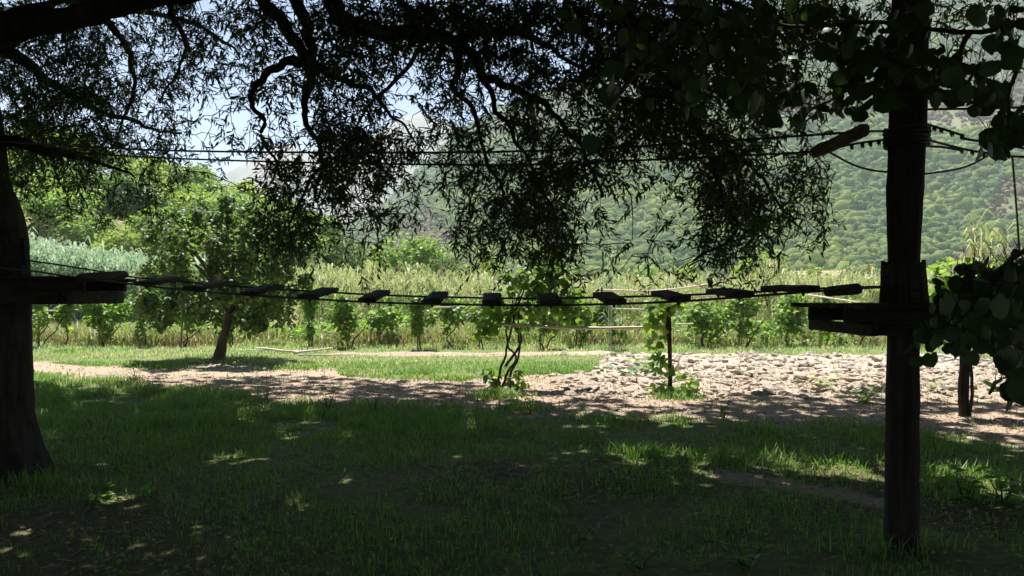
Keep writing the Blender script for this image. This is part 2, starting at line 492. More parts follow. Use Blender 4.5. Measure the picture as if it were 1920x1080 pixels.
me = make_mesh('ground', np.stack([X, Y, Z], 2).reshape(-1, 3), T, M_ground)
PX, PY = to_px(X, Y)
cov = np.ones((ny * nx, 4), np.float32)
cov[:, 0] = dirt_mask(X, Y).ravel()
cov[:, 1] = (smooth(1020, 1150, PX) * (1 - smooth(735, 756, PY))).ravel()
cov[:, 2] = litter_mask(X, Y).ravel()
ca = me.color_attributes.new('cover', 'FLOAT_COLOR', 'POINT')
ca.data.foreach_set('color', cov.ravel())
ground = link('ground', me); tag(ground, kind='structure')

# ---------------------------------------------------------------- mountains
NEAR_RIDGE = np.array([(-900, 540), (300, 530), (480, 500), (560, 462), (650, 425), (720, 380), (800, 300), (870, 240), (940, 206), (1050, 165), (1200, 100), (1400, 20), (1600, -60), (1920, -130), (2600, -160), (3400, -120)], float)
FAR_RIDGE = np.array([(-900, 470), (-200, 420), (200, 380), (380, 345), (430, 322), (490, 292), (530, 266), (570, 284), (640, 276), (700, 250), (755, 222), (800, 214), (850, 236), (900, 246), (1000, 262), (1300, 300), (2000, 380)], float)


def slope(px, t, ridge, d0, d1, foot, relief, seed, power):
    """a point on a mountainside: px picks the bearing, t runs from foot 0 to ridge 1 and down behind to 1.4"""
    tt = np.minimum(t, 1)
    d = d0 + (d1 - d0) * t
    ry = np.interp(px, ridge[:, 0], ridge[:, 1])
    x = (px - CX) / F * d
    zr = (HY - ry) / F * d1 + EYE
    z = -3 + (zr + 3) * (foot * tt + (1 - foot) * tt ** power)
    z = np.where(t > 1, zr - (t - 1) * d1 * 0.35, z)
    n = (fbm(x / relief, d / relief, seed, 5) - 0.5)
    z = z + n * relief * 0.28 * np.sin(np.clip(tt, 0, 1) * math.pi * 0.9) * np.clip(zr / 150, 0, 1)
    return np.stack([x, d, z], -1)


def mountain(name, args, px0, px1, npx, nt, mat):
    p, t = np.meshgrid(np.linspace(px0, px1, npx), np.concatenate([np.linspace(0, 1, nt), np.linspace(1.04, 1.4, 8)]))
    V = slope(p, t, *args)
    h, w = p.shape
    i, j = np.meshgrid(np.arange(h - 1), np.arange(w - 1), indexing='ij'); a = (i * w + j).ravel()
    T = np.concatenate([np.stack([a, a + 1, a + w + 1], 1), np.stack([a, a + w + 1, a + w], 1)])
    o = link(name, make_mesh(name, V.reshape(-1, 3), T, mat)); tag(o, kind='structure')
    return o


M_mount = rough_mat('forest_floor', (0.07, 0.10, 0.045), (0.22, 0.2, 0.12), 0.02, 0.95, 0.0, c3=(0.09, 0.11, 0.045))
M_far = rough_mat('rocky_mountain', (0.055, 0.08, 0.05), (0.27, 0.20, 0.155), 0.0065, 0.95, 0.8, c3=(0.12, 0.12, 0.08), dist=14)
NEAR = (NEAR_RIDGE, 210.0, 820.0, 0.55, 120.0, 61, 1.6)
FAR = (FAR_RIDGE, 1050.0, 1800.0, 0.35, 380.0, 71, 1.5)
mountain('mountain_slope', NEAR, -700, 3200, 240, 60, M_mount)
mountain('far_mountain', FAR, -900, 2000, 260, 60, M_far)


def ico(sub, jit, seed, flat=0.85):
    import bmesh
    b = bmesh.new(); bmesh.ops.create_icosphere(b, subdivisions=sub, radius=1.0)
    V = np.array([v.co[:] for v in b.verts]); T = np.array([[v.index for v in f.verts] for f in b.faces]); b.free()
    r = np.random.default_rng(seed)
    V = V * (1 + r.normal(0, jit, (len(V), 1))) * np.array([1, 1, flat])
    return V, T


def zrot(n, r=rng):
    a = r.uniform(0, 2 * math.pi, n); c, s = np.cos(a), np.sin(a); o = np.zeros(n); l = np.ones(n)
    return np.stack([np.stack([c, -s, o], 1), np.stack([s, c, o], 1), np.stack([o, o, l], 1)], 1)


fo = MB(); sc_ = MB()
for sub, cnt, smin, smax, t0, t1 in ((2, 1500, 1.0, 2.3, 0.02, 0.25), (1, 13500, 0.9, 2.3, 0.06, 0.5), (1, 16500, 1.3, 3.0, 0.35, 1.02)):
    for k in range(3):
        n = cnt // 3
        px = rng.uniform(560, 2150, n); t = rng.uniform(t0, t1, n)
        p = slope(px, t, *NEAR)
        dry = fbm(p[:, 0] / 60, p[:, 1] / 60, 90) + 0.25 * np.exp(-((px - 1880) / 120) ** 2) * (t < 0.5) + 0.18 * np.exp(-((px - 760) / 90) ** 2)
        isd = dry > 0.70
        s = rng.uniform(smin, smax, n) * np.where(rng.random(n) < 0.12, 1.5, 1.0) * (0.75 + 0.5 * fbm(p[:, 0] / 25, p[:, 1] / 25, 95))
        tpl = ico(sub, 0.2 if sub == 2 else 0.25, 100 + k + 10 * sub, 1.0)
        p[:, 2] += s * 0.35
        sc = np.stack([s, s, s * rng.uniform(0.8, 1.3, n)], 1)
        fo.add(*scatter(tpl, p[~isd], zrot(n)[~isd], sc[~isd]))
        keep = isd & (rng.random(n) < 0.75)
        sc_.add(*scatter(ico(1, 0.25, 140 + k, 1.0), p[keep], zrot(n)[keep], sc[keep] * 0.7))
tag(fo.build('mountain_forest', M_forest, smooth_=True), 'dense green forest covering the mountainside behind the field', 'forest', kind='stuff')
tag(sc_.build('mountain_scrub', M_scrub, smooth_=False), 'brownish dry scrub patches on the forested mountainside', 'scrub', kind='stuff')

# ---------------------------------------------------------------- hill on the left with its trees
HILL = np.array([(-900, 275), (0, 292), (120, 300), (240, 322), (330, 352), (400, 375), (480, 405), (600, 440), (760, 475), (900, 500), (1200, 535)], float)


def hill_pt(px, t):
    d = 48 + 62 * t
    ry = np.interp(px, HILL[:, 0], HILL[:, 1]) + 26
    x = (px - CX) / F * d
    zr = (HY - ry) / F * 110 + EYE
    tt = np.minimum(t, 1)
    z = -0.5 + (zr + 0.5) * (0.6 * tt + 0.4 * smooth(0, 1, tt)) - np.where(t > 1, (t - 1) * 20, 0)
    return np.stack([x, d, z + (fbm(x / 9, d / 9, 55) - 0.5) * 2.5 * np.sin(tt * 3.1)], -1)


p, t = np.meshgrid(np.linspace(-900, 1200, 90), np.linspace(0, 1.6, 40))
V = hill_pt(p, t); h, w = p.shape
i, j = np.meshgrid(np.arange(h - 1), np.arange(w - 1), indexing='ij'); a = (i * w + j).ravel()
T = np.concatenate([np.stack([a, a + 1, a + w + 1], 1), np.stack([a, a + w + 1, a + w], 1)])
M_hill = rough_mat('hill_ground', (0.09, 0.11, 0.04), (0.27, 0.18, 0.10), 0.25, 0.95, 0.2, c3=(0.16, 0.15, 0.065))
tag(link('hill', make_mesh('hill', V.reshape(-1, 3), T, M_hill)), kind='structure')

# leaf templates: x runs along the leaf, z is its upper side
LANCE = (np.array([[0, 0, 0], [0.33, 0.125, 0.02], [0.33, -0.125, -0.015], [0.70, 0.085, -0.03], [0.70, -0.085, -0.05], [1, 0, -0.12]]),
         np.array([[0, 2, 1], [1, 2, 4], [1, 4, 3], [3, 4, 5]]))


def fan_leaf(prof, cup=0.12, cx=0.45):
    pr = np.array(prof, float); n = len(pr)
    r = np.hypot(pr[:, 0] - cx, pr[:, 1])
    V = np.concatenate([[[cx, 0, 0]], np.column_stack([pr, -cup * r ** 2 * 2])])
    T = np.array([[0, 1 + i, 1 + (i + 1) % n] for i in range(n)])
    return V, T


ROUND = fan_leaf([(0.06, 0), (-0.04, 0.16), (0.06, 0.36), (0.28, 0.50), (0.55, 0.53), (0.80, 0.42), (0.96, 0.20), (1.0, 0.02), (0.95, -0.21), (0.78, -0.43), (0.53, -0.52), (0.26, -0.49), (0.05, -0.35), (-0.05, -0.15)], 0.16)
def ragged(tpl, seed, amp=0.09, curl=0.16):
    r = np.random.default_rng(seed); V = tpl[0].copy()
    c = V[0]; k = 1 + r.normal(0, amp, len(V)); k[0] = 1
    V[:, :2] = c[:2] + (V[:, :2] - c[:2]) * k[:, None]
    V[:, 2] += r.normal(0, 0.035, len(V)) - curl * V[:, 1] ** 2
    V[0, 2] += 0.03
    return V, tpl[1]


ROUNDS = [ragged(ROUND, 40 + k) for k in range(3)]
GRAPE = fan_leaf([(0.05, 0), (-0.06, 0.14), (-0.02, 0.34), (0.16, 0.40), (0.22, 0.52), (0.46, 0.46), (0.50, 0.30), (0.68, 0.30), (0.80, 0.20), (1.0, 0.0), (0.80, -0.20), (0.68, -0.30), (0.50, -0.30), (0.46, -0.46), (0.22, -0.52), (0.16, -0.40), (-0.02, -0.34), (-0.06, -0.14)], 0.2)
LOBE = fan_leaf([(0, 0), (0.1, 0.3), (0.34, 0.42), (0.42, 0.28), (0.72, 0.30), (1.0, 0), (0.72, -0.30), (0.42, -0.28), (0.34, -0.42), (0.1, -0.3)], 0.22)
SPRAY = (np.array([[0, 0, 0], [0.5, 0.34, 0.08], [1, 0, -0.1], [0.5, -0.34, 0.08]]), np.array([[0, 2, 1], [0, 3, 2]]))
LOBE8 = fan_leaf([(0.0, 0), (0.02, 0.32), (0.30, 0.50), (0.62, 0.30), (1.0, 0), (0.60, -0.32), (0.28, -0.50), (0.02, -0.30)], 0.2)
LOBE6 = fan_leaf([(0, 0), (0.22, 0.40), (0.66, 0.33), (1.0, 0), (0.70, -0.30), (0.25, -0.42)], 0.22)
CLUMP = (np.array([[0, 0, 0], [0.5, 0.34, 0.08], [1, 0, -0.1], [0.5, -0.34, 0.08], [0.45, 0, -0.06]]), np.array([[0, 4, 1], [4, 2, 1], [0, 3, 4], [4, 3, 2]]))


def crown_mesh(name, nblob, nleaf, seed, mat, tpl, leaf, sx=1.0, sz=0.8, low=-0.55):
    """a crown about one unit in radius: leaf-sized faces on many lobes"""
    r = np.random.default_rng(seed)
    d = rand_dirs(nblob * 3, r); d = d[d[:, 2] > low][:nblob]
    c = d * (r.uniform(0.35, 0.82, (len(d), 1))) * np.array([sx, sx, sz])
    br = r.uniform(0.2, 0.36, len(d))
    which = r.integers(0, len(d), nleaf)
    ld = unit(rand_dirs(nleaf, r) + np.array([0, 0, 0.25]))
    pos = c[which] + ld * (br[which] * r.uniform(0.6, 1.08, nleaf))[:, None]
    nrm = unit(ld + np.array([0, 0, 0.7]) + r.normal(0, 0.35, (nleaf, 3)))
    along = unit(rand_dirs(nleaf, r) + ld * 0.6 - np.array([0, 0, 0.45]))
    V, T = scatter(tpl, pos, frames(along, nrm), leaf * r.uniform(0.7, 1.35, nleaf))
    return make_mesh(name, V, T, mat, False)


def simple_trunk(parent, base, h, r0, lean=(0, 0), seed=0, mat=None, limbs=4, spread=0.5):
    mb = MB(); rr = np.random.default_rng(seed)
    top = np.array(base) + np.array([lean[0], lean[1], h])
    mb.tube(curve([base, np.array(base) * 0.5 + top * 0.5 + rr.normal(0, 0.04 * h, 3) * [1, 1, 0], top], 5), np.linspace(r0, r0 * 0.45, 11), 7, 0.08)
    for k in range(limbs):
        a = rr.uniform(0, 6.28); s = np.array(base) * 0.35 + top * 0.65
        e = s + np.array([math.cos(a) * spread * h, math.sin(a) * spread * h, h * rr.uniform(0.35, 0.7)])
        mb.tube(curve([s, (s + e) / 2 + [0, 0, 0.06 * h], e], 4), np.linspace(r0 * 0.5, r0 * 0.12, 9), 5)
    return mb.build('trunk', mat or M_trunk, parent)


CROWNS = {}
for nm, mt in (('A', M_hillA), ('B', M_hillB), ('C', M_hillC), ('O', M_olive), ('D', M_dry)):
    CROWNS[nm] = [crown_mesh('crown', 26, 1500, 300 + ord(nm) * 7 + k, mt, CLUMP, 0.13, 1.0, (0.85, 1.05)[k % 2]) for k in range(2)]


def far_tree(name, base, rad, hgt, kind, label, cat, group, k, ctr=0.62):
    root = empty(name, tuple(base)); tag(root, label, cat, group)
    simple_trunk(root, base, hgt * 0.55, max(0.05, hgt * 0.022), (0, 0), k, limbs=3, spread=0.25)
    c = link('crown', CROWNS[kind][k % 2], root)
    c.matrix_local = Matrix.Translation((0, 0, hgt * ctr)) @ Matrix.Rotation(k * 2.4, 4, 'Z') @ Matrix.Diagonal((rad, rad, hgt * 0.42, 1))
    return root


k = 0
for row, (t, n) in enumerate(((1.0, 15), (0.82, 14), (0.64, 13), (0.46, 13), (0.30, 11))):
    for q in range(n):
        px = -70 + (q + 0.5 + rng.uniform(-0.3, 0.3)) * (700 / n)
        if t < 0.4 and px < 120 and rng.random() < 0.5: continue
        b = hill_pt(px, t + rng.uniform(-0.06, 0.06)); b[2] -= 0.3
        kind = 'AABBC'[rng.integers(0, 5)]
        s = rng.uniform(0.8, 1.25)
        far_tree('hillside_tree', b, 3.1 * s, 5.6 * s, kind, dict(A='mid green', B='light yellowish green', C='dark green')[kind] + ' tree ' + ('along the top', 'just below the top', 'in the middle', 'in the lower part', 'at the foot')[row] + ' of the wooded left hillside', 'tree', 'trees covering the left hillside', k)
        k += 1
for q in range(22):
    px = rng.uniform(20, 330); b = hill_pt(px, rng.uniform(0.05, 0.34))
    kd = 'D' if rng.random() < 0.65 else 'B'
    far_tree('scrub_bush', b, rng.uniform(1.0, 1.7), rng.uniform(1.4, 2.4), kd, ('low rust brown bush' if kd == 'D' else 'low light green bush') + ' at the foot of the left hill ' + ('near the big trunk' if px < 120 else 'above the blue green reeds' if px < 230 else 'beside the mulberry crown'), 'bush', 'scrub bushes at the foot of the left hill', q, 0.5)

# bushes and small trees behind the reeds
BUSH = [(640, 430, 66, 55, 'C', 'dark green bushy tree behind the reeds, left of the wide one'), (762, 428, 82, 60, 'A', 'wide green bushy tree standing above the reeds'),
        (840, 468, 42, 58, 'C', 'small dark bush behind the reeds under the hanging leaves'), (905, 486, 46, 50, 'B', 'light green shrub at the reed edge left of the central vine'),
        (1192, 486, 66, 46, 'A', 'round green bush beside the tall feathery reed'), (1290, 500, 50, 50, 'B', 'light green bush right of the round bush behind reeds'),
        (1432, 458, 62, 70, 'B', 'pale olive green tree beneath the right willow tips'), (1530, 505, 60, 60, 'B', 'yellow green shrub below the brown bare patch'),
        (1612, 488, 64, 66, 'O', 'silvery olive bush just left of the wooden pole'), (1480, 505, 46, 56, 'A', 'low green shrub between pale tree and silvery bush'),
        (570, 452, 60, 70, 'A', 'green tree half hidden behind the mulberry crown'), (700, 470, 48, 66, 'B', 'pale green shrub between two darker trees behind reeds'),
        (1780, 480, 80, 75, 'B', 'light green tree right of the wooden pole'), (1040, 500, 60, 64, 'B', 'pale shrub behind the central grapevine')]
for q, (px, top, wpx, d, kind, lab) in enumerate(BUSH):
    hgt = EYE + (HY - top) / F * d
    far_tree('bush', np.array([(px - CX) / F * d, d, -0.05]), wpx / F * d * 0.95, hgt, kind, lab, 'bush', None, q + 40, 0.6)

# bare tan bank at the mountain foot
bank = MB()
tplb = ico(3, 0.03, 5, 0.30)
bank.add(*scatter(tplb, np.array([[(1540 - CX) / F * 150, 150.0, 3.2]]), zrot(1), np.array([[11.0, 16.0, 12.0]])))
tag(bank.build('bare_bank', rough_mat('tan_bank', (0.25, 0.17, 0.11), (0.42, 0.31, 0.21), 0.4, 0.95, 0.3)), 'bare tan earth bank at the foot of the mountain', 'bank', kind='structure')

# ---------------------------------------------------------------- reeds
def reed_tpl(seed, plume=False):
    r = np.random.default_rng(seed); mb = MB()
    lean = r.normal(0, 0.05, 2)
    mb.add([[-0.006, 0, 0], [0.006, 0, 0], [lean[0], lean[1], 0.95]], [[0, 1, 2]])
    for k in range(11):
        z = r.uniform(0.18, 0.95); a = r.uniform(0, 6.28); l = r.uniform(0.12, 0.22) * (1.15 - 0.4 * z)
        c, s = math.cos(a), math.sin(a); b = np.array([lean[0] * z, lean[1] * z, z])
        w = 0.010; up = r.uniform(0.5, 1.1)
        o = np.array([-s, c, 0]) * w
        p1 = b + np.array([c * l * 0.5, s * l * 0.5, l * up * 0.75]); p2 = b + np.array([c * l, s * l, l * up * 0.75 - l * r.uniform(0.0, 0.7)])
        mb.add([b - o * 0.5, b + o * 0.5, p1 + o, p1 - o, p2], [[0, 1, 2], [0, 2, 3], [3, 2, 4]])
    return np.concatenate(mb.v), np.concatenate(mb.t)


REEDS = [reed_tpl(500 + k) for k in range(6)]
PLUME = (np.array([[0, 0, 0], [0.03, 0.0, 0.08], [0.05, 0.01, 0.2], [-0.02, 0.01, 0.09], [0.0, 0.03, 0.1], [0.01, -0.03, 0.1]]), np.array([[0, 1, 2], [0, 2, 3], [0, 4, 2], [0, 2, 5]]))


def reed_bed(name, px0, px1, d0, d1, hfun, n, mat, label, plumes=0):
    mb = MB(); pl = MB()
    px = rng.uniform(px0, px1, n); d = np.sqrt(rng.uniform(d0 * d0, d1 * d1, n))
    pos = np.stack([(px - CX) / F * d, d, np.full(n, -0.05)], 1)
    h = hfun(px, d) * rng.uniform(0.78, 1.08, n) * (0.85 + 0.3 * fbm(pos[:, 0] / 2.2, d / 2.2, 33))
    w = rng.integers(0, 6, n)
    for k in range(6):
        s = w == k
        mb.add(*scatter(REEDS[k], pos[s], zrot(n)[s], h[s]))
    o = tag(mb.build(name, mat, smooth_=False), label, 'reeds', kind='stuff')
    if plumes:
        s = rng.choice(n, plumes, replace=False)
        tp = pos[s] + np.array([0, 0, 1]) * (h[s] * 0.92)[:, None]
        pl.add(*scatter(PLUME, tp, zrot(plumes), np.full(plumes, 2.6)))
        pl.build('seed_heads', M_plume, o, False, 'stuff')
    return o


reed_bed('reed_bed', 560, 2050, 33, 47, lambda px, d: np.interp(px, [560, 700, 950, 1100, 1300, 1450, 1700, 2050], [3.2, 3.0, 2.75, 2.65, 2.75, 2.7, 2.8, 3.8]), 4600, M_reed, 'tall pale green reed bed behind the vine row', 130)
reed_bed('blue_reed_bed', -40, 380, 36, 46, lambda px, d: np.interp(px, [0, 60, 160, 230, 380], [4.6, 4.5, 4.1, 3.8, 3.4]), 2000, M_reedblue, 'blue green reed bed left of the mulberry tree')


def reed_clump(base, h, n, label, mat, spread=0.35):
    mb = MB(); ang = rng.uniform(0, 6.28, n); rad = spread * np.sqrt(rng.random(n))
    pos = np.stack([base[0] + rad * np.cos(ang), base[1] + rad * np.sin(ang), np.full(n, base[2])], 1)
    for q in range(n):
        mb.add(*scatter(REEDS[q % 6], pos[q:q + 1], zrot(1), np.array([[h * 0.9, h * 0.9, h * rng.uniform(0.8, 1.05)]])))
    root = empty('giant_reed', tuple(base)); tag(root, label, 'reed')
    mb.build('leaves', mat, root, False)
    st = MB()
    for q in range(min(n, 6)):
        st.tube([pos[q], pos[q] + [0.05, 0.02, h * 0.9]], [0.012, 0.005], 5)
    st.build('canes', M_bamboo, root)


reed_clump(np.array([(1143 - CX) / F * 25, 25.0, 0]), 3.3, 4, 'tall lone feathery reed rising above the bamboo rails', M_reedblue, 0.12)
reed_clump(np.array([(1868 - CX) / F * 21, 21.0, 0]), 3.9, 16, 'clump of giant reeds with long bright leaves right of the pole', M_reed, 0.7)
reed_clump(np.array([(1440 - CX) / F * 31, 31.0, 0]), 3.6, 22, 'pale straw coloured reed clump below the right willow tips', M_reed, 0.9)

# ---------------------------------------------------------------- grass and undergrowth
def blade_tpl(seed, bend):
    return (np.array([[-0.5, 0, 0], [0.5, 0, 0], [0.38, bend * 0.25, 0.5], [-0.38, bend * 0.25, 0.5], [0, bend, 0.96]]), np.array([[0, 1, 2], [0, 2, 3], [3, 2, 4]]))


BLADES = [blade_tpl(0, b) for b in (0.15, 0.35, 0.6, 0.9)]


def frustum_pts(n, d0, d1, margin=1.06):
    d = np.sqrt(rng.uniform(d0 * d0, d1 * d1, n))
    x = rng.uniform(-1, 1, n) * (0.70 * d + 1.3)
    return x, d


def grass(name, x, y, h, w, mat, label, cat='grass'):
    mb = MB(); n = len(x)
    pos = np.stack([x, y, gz(x, y) - 0.01], 1)
    k = rng.integers(0, 4, n); rot = zrot(n)
    sc = np.stack([w, h, h], 1)
    for q in range(4):
        s = k == q
        mb.add(*scatter(BLADES[q], pos[s], rot[s], sc[s]))
    return tag(mb.build(name, mat, smooth_=False), label, cat, kind='stuff')


x, y = frustum_pts(390000, 3.2, 20.5)
dm = dirt_mask(x, y); lm = litter_mask(x, y)
clump = fbm(x * 1.6, y * 1.6, 77)
keep = rng.random(len(x)) < np.clip((1 - 1.25 * dm) * (1 - 0.86 * lm) * smooth(0.25, 0.6, clump) * (0.7 + 0.3 * smooth(4, 9, y)), 0.006, 1)
x, y, clump = x[keep], y[keep], clump[keep]
tall = smooth(8.5, 11, y)
h = rng.uniform(0.03, 0.10, len(x)) * (0.5 + 1.1 * clump) * (1 + 0.55 * tall) * (1 - 0.5 * smooth(16, 20, y))
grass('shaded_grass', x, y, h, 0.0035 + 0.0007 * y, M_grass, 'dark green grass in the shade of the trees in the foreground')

x, y = frustum_pts(165000, 14.5, 33)
dm = dirt_mask(x, y)
px, py = to_px(x, y)
keep = (rng.random(len(x)) < np.clip((1 - 1.3 * dm) * smooth(0.2, 0.6, fbm(x * 1.1, y * 1.1, 78)), 0.01, 1)) & ((y > 17.2) | (px < 1150))
x, y = x[keep], y[keep]
h = rng.uniform(0.04, 0.13, len(x)) * (0.3 + 1.3 * fbm(x * 0.8, y * 0.8, 79)) * (1 + 0.5 * smooth(22, 25, y))
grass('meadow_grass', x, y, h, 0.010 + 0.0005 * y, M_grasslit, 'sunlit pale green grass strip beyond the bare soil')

x, y = frustum_pts(60000, 26.0, 33)
n_ = fbm(x * 0.5, y * 0.5, 80)
keep = rng.random(len(x)) < smooth(0.25, 0.6, n_) * smooth(25.8, 27.2, y)
x, y, n_ = x[keep], y[keep], n_[keep]
s = rng.random(len(x)) < 0.25 + 0.6 * smooth(0.38, 0.6, fbm(x * 0.7 + 3, y * 0.7, 91))
hh = rng.uniform(0.25, 0.85, len(x)) * (0.5 + 0.9 * n_) * (0.55 + 0.45 * smooth(25, 28, y))
grass('tall_weeds', x[s], y[s], hh[s], np.full(s.sum(), 0.04), M_tallweed, 'tall green weeds growing among the vine row')
grass('dry_grass', x[~s], y[~s], hh[~s] * 0.9, np.full((~s).sum(), 0.035), M_straw, 'straw coloured dry grass among the vine row', 'dry grass')

# leafy undergrowth between the vines
n = 30000
x, y = frustum_pts(n, 25.8, 33)
keep = (rng.random(n) < smooth(0.42, 0.62, fbm(x * 0.45, y * 0.45, 81))) & (y > np.interp(x / y, [-0.1, 0.0], [27.6, 25.9])); x, y = x[keep], y[keep]; n = len(x)
top = (0.35 + 1.35 * fbm(x * 0.8, y * 0.8, 82) ** 1.3) * np.interp(x / y, [-0.66, -0.25, -0.2, 0.7], [0.7, 0.75, 1.0, 1.0])
z = top * rng.random(n) ** 0.6
V, T = scatter(LOBE6, np.stack([x, y, z], 1), frames(rand_dirs(n) - [0, 0, 0.3], rand_dirs(n) * 0.6 + [0, -0.2, 1]), rng.uniform(0.09, 0.2, n))
tag(link('undergrowth', make_mesh('undergrowth', V, T, M_grape, False)), 'bright green leafy undergrowth filling the vine row', 'undergrowth', kind='stuff')

# litter of dead leaves and straw on the soil
n = 42000
x, y = frustum_pts(n, 3.8, 17)
wgt = np.maximum(litter_mask(x, y), dirt_mask(x, y) * 0.8)
keep = rng.random(n) < 0.12 + 0.88 * wgt; x, y = x[keep], y[keep]; n = len(x)
V, T = scatter(CLUMP, np.stack([x, y, gz(x, y) + rng.uniform(0.004, 0.02, n)], 1), frames(rand_dirs(n) * [1, 1, 0.25], rand_dirs(n) * 0.5 + [0, 0, 1]), rng.uniform(0.015, 0.06, n))
n = 16000
x, y = frustum_pts(n, 3.8, 15)
keep = rng.random(n) < 0.2 + 0.8 * np.maximum(litter_mask(x, y), dirt_mask(x, y)); x, y = x[keep], y[keep]; n = len(x)
ln = rng.uniform(0.05, 0.2, n)
V2, T2 = scatter(LANCE, np.stack([x, y, gz(x, y) + rng.uniform(0.006, 0.03, n)], 1), frames(rand_dirs(n) * [1, 1, 0.15], rand_dirs(n) * 0.3 + [0, 0, 1]), np.stack([ln, np.full(n, 0.028), ln * 0.3], 1))
V, T = np.concatenate([V, V2]), np.concatenate([T, T2 + len(V)])
tag(link('leaf_litter', make_mesh('leaf_litter', V, T, M_litter, False)), 'brown dead leaves and straw scattered over the ground', 'leaf litter', kind='stuff')

# low broad-leaved weeds in the turf
n = 26000
x, y = frustum_pts(n, 3.8, 13)
keep = rng.random(n) < smooth(0.36, 0.6, fbm(x * 1.2 + 9, y * 1.2, 83)) * (1 - dirt_mask(x, y)); x, y = x[keep], y[keep]; n = len(x)
V, T = scatter(CLUMP, np.stack([x, y, gz(x, y) + rng.uniform(0.01, 0.09, n)], 1), frames(rand_dirs(n) * [1, 1, 0.4], rand_dirs(n) * 0.6 + [0, 0, 1]), rng.uniform(0.014, 0.045, n))
tag(link('low_weeds', make_mesh('low_weeds', V, T, M_weed, False)), 'low leafy weeds spread through the shaded turf', 'weeds', kind='stuff')

# ---------------------------------------------------------------- broken earth: clods on the pale strip
earth = empty('broken_earth', tuple(G(1400, 700))); tag(earth, 'strip of pale broken earth clods across the field', 'earth', kind='structure')
CL = [ico(2 if q % 2 else 1, 0.2, 700 + q, 0.62) for q in range(6)]
CLM = [make_mesh('clod', v, t, M_clod, False) for v, t in CL]
cnt = 0
small = MB()
n = 6500
px = rng.uniform(980, 2000, n); py = rng.uniform(664, 752, n)
g = EYE * F / (py - HY); x = (px - CX) / F * g; y = g
wt = dirt_mask(x, y) * smooth(1000, 1130, px) * (1 - 0.93 * smooth(726, 748, py)) * (0.35 + 0.65 * smooth(0.35, 0.6, fbm(x * 1.1, y * 1.1, 84)))
keep = rng.random(n) < wt; x, y = x[keep], y[keep]; n = len(x)
s = 0.02 + 0.12 * rng.random(n) ** 3.2
big = np.argsort(-s * F / y)[:280]; bigset = set(big.tolist())
zz = gz(x, y)
rots = zrot(n)
tilt = frames(rots[:, :, 0], rand_dirs(n) * 0.5 + [0, 0, 1])
for q in big:
    link('clod', CLM[q % 6], earth, mat4((x[q], y[q], zz[q] + s[q] * 0.08), tilt[q] * np.array([1.35, 0.9, 0.8]), s[q]))
rest = np.array([q for q in range(n) if q not in bigset])
for k in range(6):
    r_ = rest[rest % 6 == k]
    small.add(*scatter(ico(1, 0.18, 720 + k, 0.7), np.stack([x[r_], y[r_], zz[r_] + s[r_] * 0.1], 1), tilt[r_], s[r_]))
n = 6500
x, y = frustum_pts(n, 10.5, 24); keep = rng.random(n) < dirt_mask(x, y) * 0.75; x, y = x[keep], y[keep]; n = len(x)
small.add(*scatter(ico(1, 0.2, 731, 0.7), np.stack([x, y, gz(x, y) + 0.004], 1), zrot(n), rng.uniform(0.008, 0.032, n)))
small.build('crumbs', M_clod, earth, False, 'stuff')

# ---------------------------------------------------------------- vines
LEAF_OBJ = {}


def leaf_obj_mesh(tpl, mat, key):
    if key not in LEAF_OBJ: LEAF_OBJ[key] = make_mesh('leaf', tpl[0], tpl[1], mat, True)
    return LEAF_OBJ[key]


def put_leaves(parent, pos, rot, scl, tpl, mat, key, single):
    """the `single` largest-looking leaves as objects of their own, the rest as one foliage mesh"""
    pos = np.asarray(pos); n = len(pos)
    ang = scl / np.maximum(np.hypot(pos[:, 0], pos[:, 1]), 0.3)
    u = CX + F * pos[:, 0] / np.maximum(pos[:, 1], 0.2); v = HY - F * (pos[:, 2] - EYE) / np.maximum(pos[:, 1], 0.2)
    seen = (pos[:, 1] > 0.3) & (u > -30) & (u < 1950) & (v > -20) & (v < 1080)
    order = np.argsort(-np.where(seen, ang, ang * 1e-3))[:single] if single else np.array([], int)
    me = leaf_obj_mesh(tpl, mat, key)
    for q in order:
        link('leaf', me, parent, mat4(pos[q], rot[q], scl[q]))
    mask = np.ones(n, bool); mask[order] = False
    if mask.any():
        V, T = scatter(tpl, pos[mask], rot[mask], scl[mask])
        o = link('foliage', make_mesh('foliage', V, T, mat, True), parent); o['kind'] = 'stuff'


